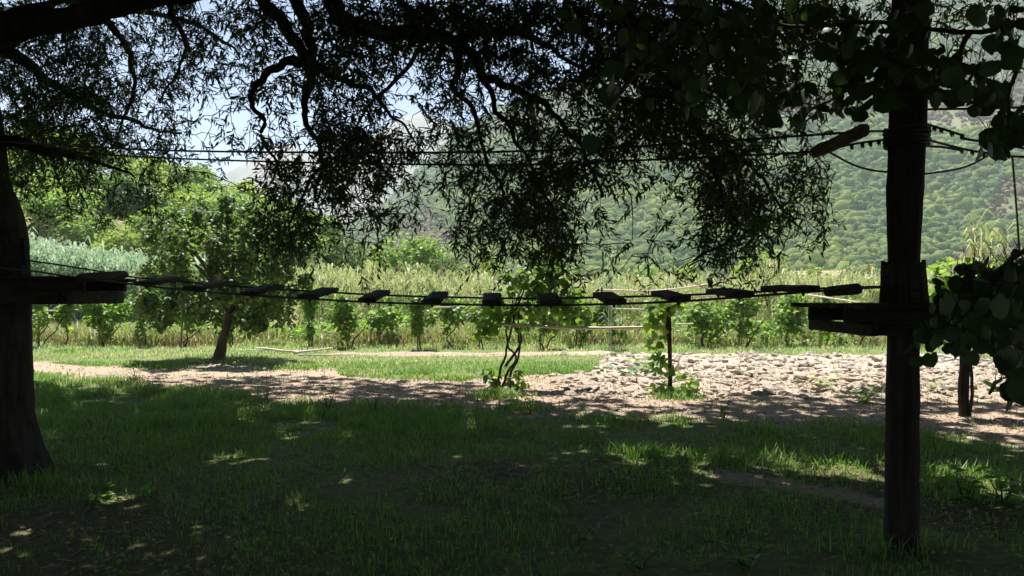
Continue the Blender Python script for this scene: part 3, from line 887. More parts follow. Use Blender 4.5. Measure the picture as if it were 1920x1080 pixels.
def grapevine(base, blobs, nleaf, leaf, stems, label, group=None, stake=None, single=0, mat=None, seed=0, name='grapevine'):
    """blobs: (dx, dy, z, rx, rz) lobes of foliage; stems: lists of points relative to base"""
    r = np.random.default_rng(seed); base = np.asarray(base, float)
    root = empty(name, tuple(base)); tag(root, label, 'vine', group)
    for st in stems:
        pts = np.array(st, float) + base
        mb = MB(); c = curve(pts, 7, 0.012, seed + len(st))
        mb.tube(c, np.linspace(0.028, 0.013, len(c)), 7, 0.12, seed=seed); mb.build('stem', M_stem, root)
    if stake is not None:
        mb = MB(); mb.tube(curve([base + stake[0], base + stake[1]], 4, 0.008, seed), stake[2], 7, 0.06); mb.build('stake', M_pole if len(stake) > 3 else M_stake, root)
    b = np.array(blobs, float); wgt = b[:, 3] ** 1.6 * b[:, 4]; w = r.choice(len(b), nleaf, p=wgt / wgt.sum())
    dd = rand_dirs(nleaf, r); rr = r.uniform(0.25, 1.05, (nleaf, 1)) ** 0.6
    pos = base + b[w, :3] + dd * rr * np.stack([b[w, 3], b[w, 3] * 0.8, b[w, 4]], 1)
    pos[:, 2] = np.maximum(pos[:, 2], 0.04)
    nrm = unit(dd * 0.5 + [0, -0.25, 0.75] + r.normal(0, 0.4, (nleaf, 3)))
    al = unit(rand_dirs(nleaf, r) * [1, 1, 0.5] - [0, 0, 0.55])
    put_leaves(root, pos, frames(al, nrm), leaf * r.uniform(0.65, 1.2, nleaf), GRAPE if single else LOBE8, mat or M_grape, 'grape' + (mat or M_grape).name, single)
    return root


ORD = ['first', 'second', 'third', 'fourth', 'fifth', 'sixth', 'seventh', 'eighth', 'ninth', 'tenth', 'eleventh', 'twelfth', 'thirteenth', 'fourteenth', 'fifteenth', 'sixteenth', 'seventeenth', 'eighteenth', 'nineteenth', 'twentieth', 'twenty-first', 'twenty-second', 'twenty-third', 'twenty-fourth', 'twenty-fifth']
ROW = [(78, .5, 1), (122, .55, 0), (192, 1.0, 1), (275, .75, 0), (345, .6, 1), (437, .6, 1), (585, .6, 1), (655, .9, 0), (718, .9, 1), (790, .8, 1), (850, .7, 0), (905, .7, 1), (1020, .8, 1), (1088, .9, 1), (1150, .8, 0), (1325, .95, 1), (1392, .9, 1), (1480, 1.0, 0), (1545, .6, 1), (1610, .6, 0), (1700, .8, 1), (1850, .7, 1), (1905, .8, 0)]
for q, (px, sz, stk) in enumerate(ROW):
    d = 26.2 + rng.uniform(-0.7, 0.9); b = np.array([(px - CX) / F * d, d, 0.0]); b[2] = float(gz(b[0], b[1])) - 0.03
    r = np.random.default_rng(900 + q)
    blobs = [(r.uniform(-.5, .5) * sz, r.uniform(-.3, .3), r.uniform(.95, 1.8), r.uniform(.28, .55) * sz, r.uniform(.2, .45)) for _ in range(int(r.integers(4, 8)))]
    blobs += [(r.uniform(-.35, .35) * sz, -0.1, r.uniform(.5, 1.0), .28 * sz, .35) for _ in range(2 if sz > .7 else 1)]
    tw = r.normal(0, 0.12, 4)
    stems = [[(0, 0, 0), (tw[0], 0, .35), (tw[1], 0, .8), (tw[2] * 2, 0, 1.4)]]
    if r.random() < .5: stems.append([(0.05, 0, 0), (0.15 + tw[3], 0, .3), (0.45, 0, .6), (0.75, 0, 1.1)])
    grapevine(b, blobs, int(r.uniform(560, 1000) * sz), 0.15, stems, ORD[q] + ' grapevine from the left in the far vine row', 'grapevines in the far row',
              (np.array([-.12, .05, 0]), np.array([-.1 + tw[0] * .4, .05, 1.75]), 0.03) if stk else None, 0, None, 900 + q)

# central vine: several bare twisting stems under a dark leafy head
gb = G(938, 728); gb[2] = float(gz(gb[0], gb[1])) - 0.02
u = gb[1] / F
grapevine(gb, [(1.0, 0, 1.85, .55, .38), (.5, 0, 2.15, .6, .32), (1.15, .1, 2.25, .42, .3), (.75, .1, 2.45, .45, .25), (.05, 0, 1.75, .5, .3), (-.25, 0, 1.35, .4, .35), (1.35, 0, 1.6, .45, .35), (.4, 0, 1.45, .4, .3), (.1, 0, .14, .45, .16), (-.15, 0, .3, .22, .2), (.3, 0, .3, .2, .2)], 560, 0.17,
          [[(-.05, 0, 0), (.0, 0, .35), (.15, 0, .85), (.3, 0, 1.5), (.5, 0, 2.0)], [(.03, .05, 0), (.12, .05, .3), (.28, .05, .6), (.12, .05, .95), (.22, .05, 1.5), (.55, .05, 2.2)],
           [(.18, -.04, 0), (.2, -.04, .3), (.38, -.04, .75), (.34, -.04, 1.1), (.36, -.04, 1.8)], [(.1, 0, .45), (.4, .02, .95), (.28, 0, 1.2), (.24, 0, 1.7)]],
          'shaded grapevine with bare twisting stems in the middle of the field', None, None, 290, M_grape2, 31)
# vine climbing the thin post right of it
gb2 = G(1254, 738); gb2[2] = float(gz(gb2[0], gb2[1])) - 0.02
grapevine(gb2, [(-.2, 0, .75, .2, .35), (-.25, 0, 1.2, .22, .3), (-.1, 0, 1.6, .38, .2), (.15, 0, 1.65, .3, .18), (-.1, 0, .45, .22, .22), (.3, -.05, .25, .3, .14), (-.15, 0, .1, .3, .1), (.15, 0, .08, .3, .08)], 210, 0.16,
          [[(-.02, -.04, 0), (.03, -.04, .5), (-.03, -.04, 1.1), (0, -.04, 1.6)]], 'grapevine climbing a thin post with a strand of leaves on its left', None, (np.array([.02, 0, 0]), np.array([0.0, 0, 1.78]), 0.038, 1), 210, M_grape, 32)
# vine on the dark post right of the pole
gb3 = G(1806, 778); gb3[2] = float(gz(gb3[0], gb3[1])) - 0.02
grapevine(gb3, [(-.35, 0, 1.9, .3, .3), (-.1, 0, 2.15, .45, .25), (.3, 0, 2.2, .4, .22), (.6, 0, 2.0, .4, .3), (-.2, 0, 1.6, .35, .3), (.3, 0, 1.6, .5, .3), (.1, 0, 1.3, .3, .25)], 300, 0.165,
          [[(-.05, -.05, 0), (-.1, -.05, .5), (-.03, -.05, 1.0), (-.1, -.05, 1.5), (0, -.05, 2.0)], [(.08, -.03, 0), (.1, -.03, .6), (.06, -.03, 1.2), (.2, 0, 1.8)]],
          'grapevine on a dark post glowing behind the round leaves at right', None, (np.array([0, 0, 0]), np.array([0.02, 0, 2.1]), 0.07, 1), 280, M_grape, 33)


def rail(a, b, r, label, name='bamboo_rail', bow=0.02, mat=None):
    mb = MB(); c = curve([a, (np.array(a) + b) / 2 + [0, 0, -bow], b], 8)
    rr = np.linspace(r, r * 0.8, len(c)) * 1.3 * (1 + 0.12 * (np.arange(len(c)) % 3 == 0))
    mb.tube(c, rr, 8)
    return tag(mb.build(name, mat or M_bamboo), label, 'cane', None)


rail(P(930, 607, gb[1]), P(1250, 613, gb2[1]), 0.022, 'long cane rail tied between the central vine and the thin post', bow=0.05)
rail(P(1118, 544, 22.5), P(1345, 531, 23.5), 0.024, 'pale bowed cane above the rope bridge right of the central vine', bow=0.12)
rail(P(1276, 556, 24), P(1440, 546, 24.5), 0.02, 'pale cane crossing behind the tenth bridge plank', bow=0.04)
rail(P(1144, 579, 25), P(1232, 581, 25), 0.02, 'short pale cane low behind the ninth bridge plank', bow=0.0)
rail(P(1266, 608, 25), P(1300, 607, 25), 0.02, 'very short cane end right of the thin post', bow=0.0)
rail(P(60, 583, 26.4), P(165, 580, 26.4), 0.024, 'cane rail under the left platform among far vines', bow=0.02)
rail(P(278, 560, 27), P(350, 559, 27), 0.024, 'upper cane rail seen under the mulberry crown', bow=0.0)
rail(P(284, 579, 27), P(347, 578, 27), 0.024, 'lower cane rail seen under the mulberry crown', bow=0.0)
rail(P(1515, 553, 24), P(1612, 567, 22.5), 0.02, 'pale slanting cane left of the wooden pole', bow=0.0)
rail(P(800, 577, 26), P(850, 576, 26), 0.02, 'short cane piece beneath the sixth bridge plank', bow=0.0)
mb = MB(); mb.tube(curve([P(1538, 655, 25), P(1536, 590, 25), P(1533, 520, 25)], 4, 0.01, 3), 0.022, 7)
tag(mb.build('field_stake', M_stake), 'thin upright stake in the far row left of the pole', 'stake')

# ---------------------------------------------------------------- mulberry tree
tb = G(410, 676); tb[2] = float(gz(tb[0], tb[1])) - 0.05
root = empty('mulberry_tree', tuple(tb)); tag(root, 'small dense mulberry tree with low leafy crown on the sunlit grass', 'tree')
mb = MB()
c = curve([tb, tb + [.08, 0, .5], tb + [.25, 0, 1.1], tb + [.3, .05, 1.7], tb + [.3, 0, 2.6]], 6, 0.01, 4)
mb.tube(c, np.interp(np.linspace(0, 1, len(c)), [0, .08, .25, .6, 1], [.25, .155, .125, .11, .06]), 12, 0.12, seed=8)
mb.build('trunk', M_mulbark, root)
r = np.random.default_rng(44)
cen = tb + np.array([.05, 0, 2.6]); B = []
for q in range(150):
    dv = rand_dirs(1, r)[0]; ra = r.uniform(.45, 1.0) ** .7
    pz = cen + dv * ra * np.array([2.3, 2.1, 2.1])
    side = abs(pz[0] - cen[0]) / 2.5
    if pz[2] < 0.75 + 0.15 * (1 - side): continue
    if pz[2] > 3.9 and side > .55: continue
    B.append((pz, r.uniform(.2, .48)))
for q in range(14):
    e = B[q * 5][0]; s = tb + [.28, 0, 1.2 + q * .09]
    lm_ = MB(); cc = curve([s, s * .6 + e * .4 + [0, 0, .35], e], 6, 0.02, q); lm_.tube(cc, np.linspace(.075, .015, len(cc)), 6, 0.1); lm_.build('limb', M_mulbark, root)
n = 19000
w = r.integers(0, len(B), n); bc = np.array([b[0] for b in B]); br = np.array([b[1] for b in B])
ld = rand_dirs(n, r)
pos = bc[w] + ld * (br[w] * r.uniform(.3, 1.05, n))[:, None]
V, T = scatter(LOBE6, pos, frames(unit(rand_dirs(n, r) * [1, 1, .4] - [0, 0, .7]), unit(ld * .6 + [0, 0, .6] + r.normal(0, .35, (n, 3)))), r.uniform(.08, .165, n))
o = link('crown', make_mesh('crown', V, T, M_mulb, False), root); o['kind'] = 'stuff'
# ---------------------------------------------------------------- the wooden pole and its platform
PD = 5.34
PXC = (1692 - CX) / F * PD


def pz(py, d=PD):
    return EYE + (HY - py) / F * d


pole = empty('wooden_pole', (PXC, PD, 0)); tag(pole, 'tall dark weathered wooden pole carrying the right platform', 'pole')
ys = [1060, 1000, 900, 800, 750, 690, 640, 560, 480, 420, 350, 300, 250, 190, 120, 40, -80, -240]
xc = [1690, 1690, 1691, 1692, 1693, 1693, 1693, 1694, 1695, 1696, 1697, 1699, 1701, 1703, 1704, 1706, 1708, 1712]
rp_ = [33, 31, 30.5, 30, 31.5, 29.5, 29, 29, 28.5, 30, 33, 32.5, 34, 34, 33, 33, 32, 31]
c = np.array([[(a - CX) / F * PD, PD, pz(b)] for a, b in zip(xc, ys)])
cc = curve(c, 5); mb = MB()
mb.tube(cc, np.interp(np.arange(len(cc)) / 5, np.arange(len(rp_)), np.array(rp_) * .96 / F * PD), 36, 0.05, seed=3)
# knots
for (a, b, s) in ((1724, 757, .02), (1727, 405, .018), (1664, 560, .012)):
    v, t = ico(1, .1, 3); mb.add(v * s + P(a - 3, b, PD), t)
mb.build('log', M_pole, pole)
# protective battens round the pole above the platform
for q in range(9):
    a = -math.pi * 0.5 + (q - 4) * 0.52
    r0 = 0.125
    bx, by = PXC + .005 + math.cos(a) * r0, PD + math.sin(a) * r0
    lo = np.array([PXC + .012 + math.cos(a) * (r0 + .018), PD + math.sin(a) * (r0 + .018), 1.70]); hi = np.array([bx, by, pz(488) - 0.012 * (q % 3)])
    mb = MB(); mb.board(lo, hi, 0.068, 0.022, (math.cos(a), math.sin(a), 0), .003, 4, .001, q); mb.build('batten', M_board, pole)
# rope lashing where the upper cables meet the pole
mb = MB()
for q in range(5):
    zz_ = pz(272) + q * 0.026; th = np.linspace(0, 2 * math.pi, 25)
    rr = 0.137 + .004 * (q % 2)
    mb.tube(np.stack([PXC + .03 + rr * np.cos(th), PD + rr * np.sin(th), zz_ + .006 * np.sin(th * 2 + q)], 1), 0.014, 6, cap=False)
mb.build('cable_wrap', M_cable, pole)

plat = empty('platform', (PXC + .1, PD, pz(572))); tag(plat, 'dark timber platform fixed round the wooden pole at right', 'platform')
for q in range(7):
    y0 = 4.78 + q * 0.185
    if 2.5 < q < 3.9:   # the board that meets the pole is cut in two
        for xa, xb in ((2.16, PXC - .17), (PXC + .19, 3.36)):
            mb = MB(); mb.board((xa, y0, 1.683), (xb, y0, 1.683), .17, .03, seed=q); mb.build('board', M_board, plat)
    else:
        mb = MB(); mb.board((2.15 + .015 * (q % 2), y0, 1.683), (3.36 + .02 * (q % 3), y0, 1.683), .17, .03, seed=q); mb.build('board', M_board, plat)
for (xa, xb, yy, zt, zb) in ((2.16, 3.3, 5.62, 1.664, 1.575), (2.16, 3.3, 5.02, 1.664, 1.575)):
    mb = MB(); mb.board((xa, yy, (zt + zb) / 2), (xb, yy, (zt + zb) / 2), .05, zt - zb, seed=3); mb.build('joist', M_board, plat)
for (xx, q) in ((2.27, 0), (PXC - .16, 1), (PXC + .18, 2), (3.16, 3)):
    mb = MB(); mb.board((xx, 4.84, 1.535), (xx, 5.86, 1.535), .05, .076, seed=q); mb.build('beam', M_board, plat)
mb = MB(); mb.board((2.3, 4.92, 1.545), (3.14, 4.92, 1.545), .035, .094, seed=9); mb.build('fascia', M_board, plat)

# ---------------------------------------------------------------- left platform
lp = empty('platform', (-4.9, 7.3, 1.68)); tag(lp, 'dark timber platform fixed to the big trunk at left', 'platform')
for q in range(6):
    mb = MB(); mb.board((-6.4, 6.95 + q * .2, 1.912), (-3.9 + .02 * (q % 2) - .02, 6.95 + q * .2, 1.912), .185, .032, seed=q); mb.build('board', M_board, lp)
for yy in (7.0, 7.75):
    mb = MB(); mb.board((-6.35, yy, 1.845), (-3.87, yy, 1.845), .05, .096, seed=7); mb.build('joist', M_board, lp)
for xx in (-4.02, -4.55, -5.9):
    mb = MB(); mb.board((xx, 6.92, 1.735), (xx, 7.95, 1.735), .06, .12, seed=8); mb.build('beam', M_board, lp)
mb = MB(); mb.board((-6.3, 6.9, 1.735), (-4.05, 6.9, 1.735), .04, .118, seed=11); mb.build('fascia', M_board, lp)

# ---------------------------------------------------------------- rope bridge
NA, NB = np.array([-4.6, 7.15]), np.array([2.2, 4.95])
FA, FB = NA + [0, .62], NB + [0, .58]


def on(px, py, A, B):
    """the place at photo pixel (px, py) in the upright plane that holds a cable"""
    k = (px - CX) / F; e = B - A
    t = (k * A[1] - A[0]) / (e[0] - k * e[1])
    d = A[1] + t * e[1]
    return P(px, py, d)


near_px = [(-20, 501), (60, 508), (150, 522), (215, 529), (300, 539), (390, 547), (495, 555), (600, 561.5), (705, 567), (815, 570), (935, 572), (1040, 572), (1150, 570), (1265, 565.5), (1383, 557.5), (1500, 548.5), (1590, 542), (1664, 538)]
far_px = [(43, 487), (120, 498), (200, 511), (240, 518), (320, 526), (420, 535), (520, 542), (617, 548), (719, 553.5), (823, 556.5), (930, 559), (1038, 559), (1149, 557), (1258, 554), (1372, 549.5), (1487, 543.5), (1556, 540), (1664, 537)]
bridge = empty('rope_bridge', (-1, 6.2, 1.7)); tag(bridge, 'sagging cable bridge with wooden planks between the trunk and pole', 'bridge')
nc = curve([on(a, b, NA, NB) for a, b in near_px[:-1]] + [P(1664, 538, 5.3)], 5)
fc = curve([on(a, b, FA, FB) for a, b in far_px[:-1]] + [P(1664, 537, 5.36)], 5)
for cv in (nc, fc):
    mb = MB(); mb.tube(cv, 0.0085, 7); mb.build('foot_cable', M_cable, bridge)


def at_x(cv, x):
    return np.array([x, np.interp(x, cv[:, 0], cv[:, 1]), np.interp(x, cv[:, 0], cv[:, 2])])


for q, px in enumerate([273, 365, 472, 580, 690, 810, 922, 1033, 1152, 1273, 1388, 1508]):
    xn = on(px, 550, NA, NB)[0]
    a = at_x(nc, xn); b = at_x(fc, xn + rng.normal(0, .006))
    d = unit(b - a); a = a - d * .07; b = b + d * .07
    a[2] += .022; b[2] += .022
    tn = unit(at_x(nc, xn + .1) - at_x(nc, xn - .1)); up = np.cross(tn, d); up = up if up[2] > 0 else -up
    mb = MB(); mb.board(a, b, 0.15 + rng.uniform(-.016, .016), 0.031, up, .004, 5, .002, q)
    pl = mb.build('plank', M_plank, bridge)
    mb = MB()
    for e in (a + d * .09, b - d * .09):
        mb.tube([e + [0, 0, .02], e + [0, 0, -.035], e + [0, 0, -.052]], [.012, .012, .004], 7)
    mb.build('bolt', M_cable, pl)
for lab, (a, b) in (('left', (on(160, 520, NA, NB), on(228, 515, FA, FB))), ('right', (on(1601, 542, NA, NB), on(1556, 546, FA, FB)))):
    d = unit(b - a); mb = MB()
    ts = np.array([-.16, -.155, -.14, -.11, 0, .2, .5, .8, 1, 1.09, 1.12, 1.135, 1.14]); rr = np.array([.006, .02, .034, .04, .041, .040, .041, .040, .04, .037, .03, .018, .005])
    mb.tube(a + (b - a) * ts[:, None], rr * (1.0 if lab == 'left' else .92), 14, .05); mb.build('spreader_log', M_plank, bridge)
mb = MB(); v, t = ico(1, .08, 4)
for e in (P(1655, 537, 5.25), P(1618, 540, 5.1)): mb.add(v * .014 + e, t)
mb.build('cable_clamp', M_cable, bridge)

# hand lines with the wooden spreader near the pole
hand = empty('hand_lines', (-1, 6.2, 3.0)); tag(hand, 'pair of upper cables with a slanting wooden spreader bar by the pole', 'cable')
up_px = [(-60, 262), (60, 269), (200, 277), (350, 283), (640, 286), (900, 285), (1100, 279), (1280, 269), (1450, 258), (1612, 247)]
lo_px = [(-60, 274), (60, 281), (200, 290), (350, 298), (640, 306), (950, 309), (1100, 304), (1280, 297), (1420, 290), (1535, 283)]
hn = [on(a, b, NA, NB) for a, b in up_px]; hf = [on(a, b, FA, FB) for a, b in lo_px]
mb = MB(); mb.tube(curve(hn + [P(1666, 246, 5.28)], 5), 0.0085, 7); mb.build('hand_cable', M_cable, hand)
mb = MB(); mb.tube(curve(hf + [P(1600, 270, 5.55), P(1666, 261, 5.42)], 5), 0.0085, 7); mb.build('hand_cable', M_cable, hand)
d = unit(hn[-1] - hf[-1])
mb = MB(); mb.board(hf[-1] - d * .06, hn[-1] + d * .07, .075, .075, (0, 0, 1), .012, 6, .003, 5); sp = mb.build('spreader_bar', M_spread, hand)


def clip(parent, p, s=.017):
    mb = MB(); p = np.asarray(p)
    mb.board(p + [-.011, 0, -.004], p + [.011, 0, -.004], .024, .026, seed=3)
    for dx in (-.006, .006):
        mb.tube([p + [dx, -.008, .012], p + [dx, -.008, -.03]], .004, 5)
    return mb.build('cable_clip', M_cable, parent)


for a, b in ((1597, 272), (1617, 269), (1632, 266), (1648, 264)):
    dd = np.interp(a, [1535, 1600, 1666], [5.74, 5.55, 5.42]); clip(hand, P(a, b + 2, dd))
clip(hand, P(1600, 248, 5.02)); clip(hand, P(1660, 244, 5.26)); clip(hand, P(1527, 281, 5.76))


def cable(pts, label, clips=(), r=0.0085, name='steel_cable', mat=None):
    root = empty(name, tuple(pts[0])); tag(root, label, 'cable')
    mb = MB(); mb.tube(curve(pts, 6), r, 7); mb.build('strand', mat or M_cable, root)
    for p in clips: clip(root, p)
    return root


cable([P(1556, 286, 5.6), P(1600, 309, 5.5), P(1635, 319, 5.42), P(1668, 323, 5.36)], 'slack safety cable looping from the spreader bar to the pole', r=.0075)
cable([P(1728, 327, 5.36), P(1790, 318, 5.5), P(1825, 307, 5.6), P(1858, 288, 5.7)], 'slack safety cable looping up from the right side of the pole', r=.0075)
cable([P(1735, 205, 5.36), P(1850, 203, 5.3), (5.0, 5.2, 3.05), (8.5, 5.1, 3.1)], 'straight upper cable running right from the pole top')
cable([P(1735, 232, 5.3), P(1765, 241, 5.3), P(1803, 253, 5.25), P(1850, 266, 5.2), (4.6, 5.15, 2.65), (8.5, 5.05, 2.9)], 'cable sloping down right of the pole with four clips in a row', [P(1752, 239, 5.3), P(1765, 243, 5.3), P(1785, 249, 5.27), P(1804, 256, 5.25)])
cable([P(1738, 262, 5.36), P(1770, 270, 5.45), P(1805, 279, 5.55), P(1845, 286, 5.6), P(1920, 294, 5.7), (5.4, 5.6, 2.72), (8.5, 5.15, 2.8)], 'lower doubled cable right of the pole with three clips', [P(1803, 281, 5.55), P(1823, 284, 5.58), P(1844, 288, 5.6)])
cable([P(1736, 274, 5.36), P(1770, 276, 5.45), P(1803, 282, 5.54)], 'short tail of the doubled cable below right of the lashing')
cable([P(1898, 292, 5.68), P(1902, 340, 5.68), P(1908, 420, 5.68), P(1912, 478, 5.68)], 'thin tan cord hanging straight down at the right edge', (), .007, 'hanging_cord', M_cord)

pole2 = empty('wooden_pole', (8.6, 5.1, 0)); tag(pole2, 'next wooden pole of the course, beyond the right edge', 'pole')
mb = MB(); mb.tube(curve([(8.6, 5.1, -.1), (8.58, 5.1, 1.6), (8.62, 5.1, 3.2), (8.6, 5.1, 4.6)], 8), .12, 24, .05, seed=5); mb.build('log', M_pole, pole2)

# ---------------------------------------------------------------- big willow at left
willow = empty('willow_tree', (-5.5, 7.7, 0)); tag(willow, 'big dark willow with thick trunk at left and drooping leafy branches', 'tree')
TD = 7.65
edge = [(930, 96), (905, 88), (880, 74), (850, 62), (800, 50), (760, 47), (700, 45), (620, 43), (570, 42), (500, 42), (440, 38), (400, 28), (370, 14), (330, 4), (290, 0), (240, -6), (150, -20), (60, -40), (-60, -70)]
rad = [130, 122, 110, 102, 96, 94, 91, 89, 88, 86, 84, 82, 79, 77, 76, 74, 72, 68, 60]
pts = [P(e - r_, y_, TD) for (y_, e), r_ in zip(edge, rad)]
cc = curve(pts, 5); mb = MB()
mb.tube(cc, np.interp(np.arange(len(cc)) / 5, np.arange(len(rad)), np.array(rad) / F * TD), 40, 0.045, seed=12)
mb.build('trunk', M_bark, willow)
for q in range(5):
    a = P(-4 + q * 11, 446, TD - .47 + .05 * abs(q - 3)); b = P(0 + q * 11, 497, TD - .47 + .05 * abs(q - 3))
    mb = MB(); mb.board(b, a, .05, .02, (0, -1, 0), .003, 3, .001, q); mb.build('batten', M_board, willow)

LIMBS = [
    ([(-60, 60, 7.5), (-20, 66, 7.2), (0, 58, 7.0), (150, 26, 6.8), (300, -4, 6.6), (370, -16, 6.6), (600, -60, 6.6), (900, -85, 6.8), (1100, -80, 6.9)], .185, .05),
    ([(440, -40, 6.6), (490, -8, 6.6), (530, 40, 6.7), (560, 92, 6.8), (582, 135, 6.9), (576, 172, 6.9), (575, 220, 6.9), (592, 262, 6.95), (606, 310, 7.0), (596, 380, 7.0)], .07, .012),
    ([(578, 118, 6.9), (540, 120, 6.9), (500, 140, 6.85), (474, 165, 6.8), (475, 190, 6.8), (490, 225, 6.8), (492, 262, 6.8), (520, 305, 6.8), (530, 370, 6.8)], .045, .008),
    ([(540, -60, 6.6), (556, 10, 6.7), (580, 70, 6.85), (583, 120, 6.9)], .06, .045),
    ([(590, 122, 6.9), (645, 150, 7.0), (690, 175, 7.1), (720, 205, 7.2), (760, 245, 7.3), (800, 290, 7.4)], .035, .007),
    ([(600, -60, 6.6), (640, 30, 6.8), (700, 58, 6.9), (770, 68, 7.0), (850, 77, 7.1), (885, 110, 7.1), (915, 145, 7.1), (960, 165, 7.0), (1010, 190, 6.9), (1060, 240, 6.8), (1100, 300, 6.7), (1130, 370, 6.7)], .085, .012),
    ([(850, 77, 7.1), (900, 58, 7.2), (960, 62, 7.3), (1010, 77, 7.4), (1080, 120, 7.5), (1180, 190, 7.5), (1260, 220, 7.4)], .045, .012),
    ([(860, 92, 7.1), (857, 130, 7.1), (853, 165, 7.1), (880, 195, 7.1), (895, 235, 7.1), (912, 295, 7.1), (945, 360, 7.1), (985, 420, 7.0), (1020, 455, 7.0)], .035, .008),
    ([(900, 130, 7.1), (920, 180, 7.0), (948, 228, 7.0), (975, 275, 6.9), (1010, 340, 6.9), (1040, 410, 6.8), (1070, 460, 6.8)], .03, .007),
    ([(1000, -85, 6.9), (1120, -20, 6.9), (1200, 60, 6.8), (1255, 120, 6.7), (1285, 200, 6.6), (1330, 285, 6.5), (1350, 360, 6.5), (1375, 430, 6.5), (1300, 490, 6.5)], .06, .01),
    ([(1310, 245, 6.6), (1380, 290, 6.6), (1430, 340, 6.6), (1475, 395, 6.6), (1500, 410, 6.6)], .025, .006),
    ([(1060, -85, 6.9), (1260, -30, 7.2), (1400, 20, 7.3), (1480, 80, 7.3), (1500, 150, 7.2)], .05, .012),
    ([(-30, 262, 7.7), (20, 266, 7.7), (75, 280, 7.8), (120, 290, 8.0), (190, 305, 8.3), (250, 330, 8.6)], .075, .01),
    ([(-60, 60, 7.6), (40, 110, 8.4), (100, 160, 9.0), (180, 205, 9.3), (260, 235, 9.4), (340, 250, 9.4)], .08, .012),
    ([(150, 20, 6.8), (200, 40, 7.6), (235, 90, 8.4), (250, 150, 8.8), (235, 215, 9.0), (210, 280, 9.0)], .05, .01),
    ([(310, -6, 6.6), (330, 40, 7.2), (350, 90, 7.8), (330, 140, 8.2), (300, 190, 8.4)], .035, .008),
    ([(-60, 60, 7.5), (60, 20, 8.2), (120, 0, 9.0), (260, 20, 9.6), (400, 60, 9.8), (450, 110, 9.8)], .07, .012),
    ([(700, -70, 6.7), (760, 0, 7.4), (800, 60, 7.9), (760, 130, 8.2), (700, 190, 8.4), (660, 260, 8.4), (650, 340, 8.3)], .045, .008),
    ([(606, 310, 7.0), (560, 380, 6.9), (545, 440, 6.9), (560, 500, 6.9)], .016, .005),
]
limb_obj = []; NODE = []; NID = []; NR = []
for q, (pp, r0, r1) in enumerate(LIMBS):
    c = curve([P(*p) for p in pp], 6, 0.018, 60 + q)
    mb = MB(); mb.tube(c, r1 + (r0 - r1) * (1 - np.linspace(0, 1, len(c))) ** (1.9 if q == 0 else 1.15), 10 if r0 > .05 else 7, .1, seed=q)
    limb_obj.append(mb.build('branch', M_bark, willow))
    NODE.append(c); NID.append(np.full(len(c), q)); NR.append(np.linspace(r0, r1, len(c)))
NODE = np.concatenate(NODE); NID = np.concatenate(NID)

COVER = np.array([  # how much of the view the willow leaves fill, cell by cell (120 x 60 photo pixels)
    [7, 7, 7, 6, 8, 8, 9, 9, 9, 9, 9, 9, 8, 6, 4, 3],
    [7, 8, 7, 6, 7, 8, 8, 8, 8, 9, 9, 9, 7, 4, 2, 1],
    [7, 8, 7, 3.5, 6, 7, 5, 7, 8, 8, 9, 8, 5, 2, 0, 0],
    [8, 8.5, 6, 2, 3.5, 8, 4, 6, 8, 8, 9, 8, 5, 1, 0, 0],
    [7, 8, 6, 2, 4, 9, 6, 5, 8, 8, 8, 8, 3, 0, 0, 0],
    [5, 5, 4, 1, 7, 9, 6, 7, 9, 5.5, 5, 9, 4, 0, 0, 0],
    [1, 2, 1, 0.5, 7, 6, 4, 7.5, 9, 4.5, 2.5, 9, 5, 0, 0, 0],
    [0, 0, 0, 0, 6, 3, 0.5, 6, 8, 2.5, 1, 8, 3.5, 0, 0, 0],
    [0, 0, 0, 0, 2, 0.5, 0, 1.5, 2.2, 1.5, 1.2, 3, 0.3, 0, 0, 0]], float) / 10
tw = []
for i_ in range(9):
    for j_ in range(16):
        c_ = COVER[i_, j_]
        if c_ <= 0: continue
        d = np.interp(j_ * 120 + 60, [0, 300, 500, 900, 1300, 1920], [8.9, 8.8, 7.1, 7.3, 6.8, 6.8])
        lp_ = (0.066 / d * F) ** 2 * 0.15 * .5 * 13
        n_ = -math.log(1 - min(c_ * 1.04, .95)) * 7200 / lp_ * 1.35
        for _ in range(rng.poisson(n_)):
            px, py = rng.uniform(j_ * 120, j_ * 120 + 120), rng.uniform(i_ * 60, i_ * 60 + 60)
            # keep leaf masses clumped with gaps between them
            if fbm(px / 55.0, py / 55.0, 140, 3) < (0.30 if j_ < 3 else 0.43) and rng.random() < 0.7 and (c_ < .88 or i_ > 2): continue
            tw.append(P(px, py, d + rng.normal(0, .55)))
for _ in range(420):  # the dense roof of leaves just above the picture
    px = rng.uniform(-100, 1600); py = rng.uniform(-160, 0)
    tw.append(P(px, py, np.interp(px, [0, 300, 500, 1600], [8.8, 8.6, 7.1, 6.9]) + rng.normal(0, .6)))
tw = np.array(tw)
for (gx_, gy_, rx, ry, s_) in ((240, 934, 36, 10, 1), (135, 925, 25, 7, 1), (200, 1052, 22, 8, 1), (110, 824, 14, 4, 1), (355, 905, 26, 4, 1), (420, 862, 50, 8, 1), (20, 1010, 40, 8, 1), (845, 864, 30, 5, 1), (1190, 858, 60, 7, 1), (1560, 893, 80, 12, 1)):
    g_ = G(gx_, gy_); rel = tw - g_; rel = rel - SUN * (rel @ SUN)[:, None]     # gaps where a sunbeam gets through
    tw = tw[(rel ** 2).sum(1) > (.22 + rx / F * g_[1] * .6) ** 2]
nt_ = len(tw)
out = rng.normal(0, .75, (nt_, 3)); out[:, 2] = -rng.uniform(-.15, .9, nt_)
tdir = unit(out); tlen = rng.uniform(.14, .32, nt_)
tstart = tw - tdir * tlen[:, None] * .5
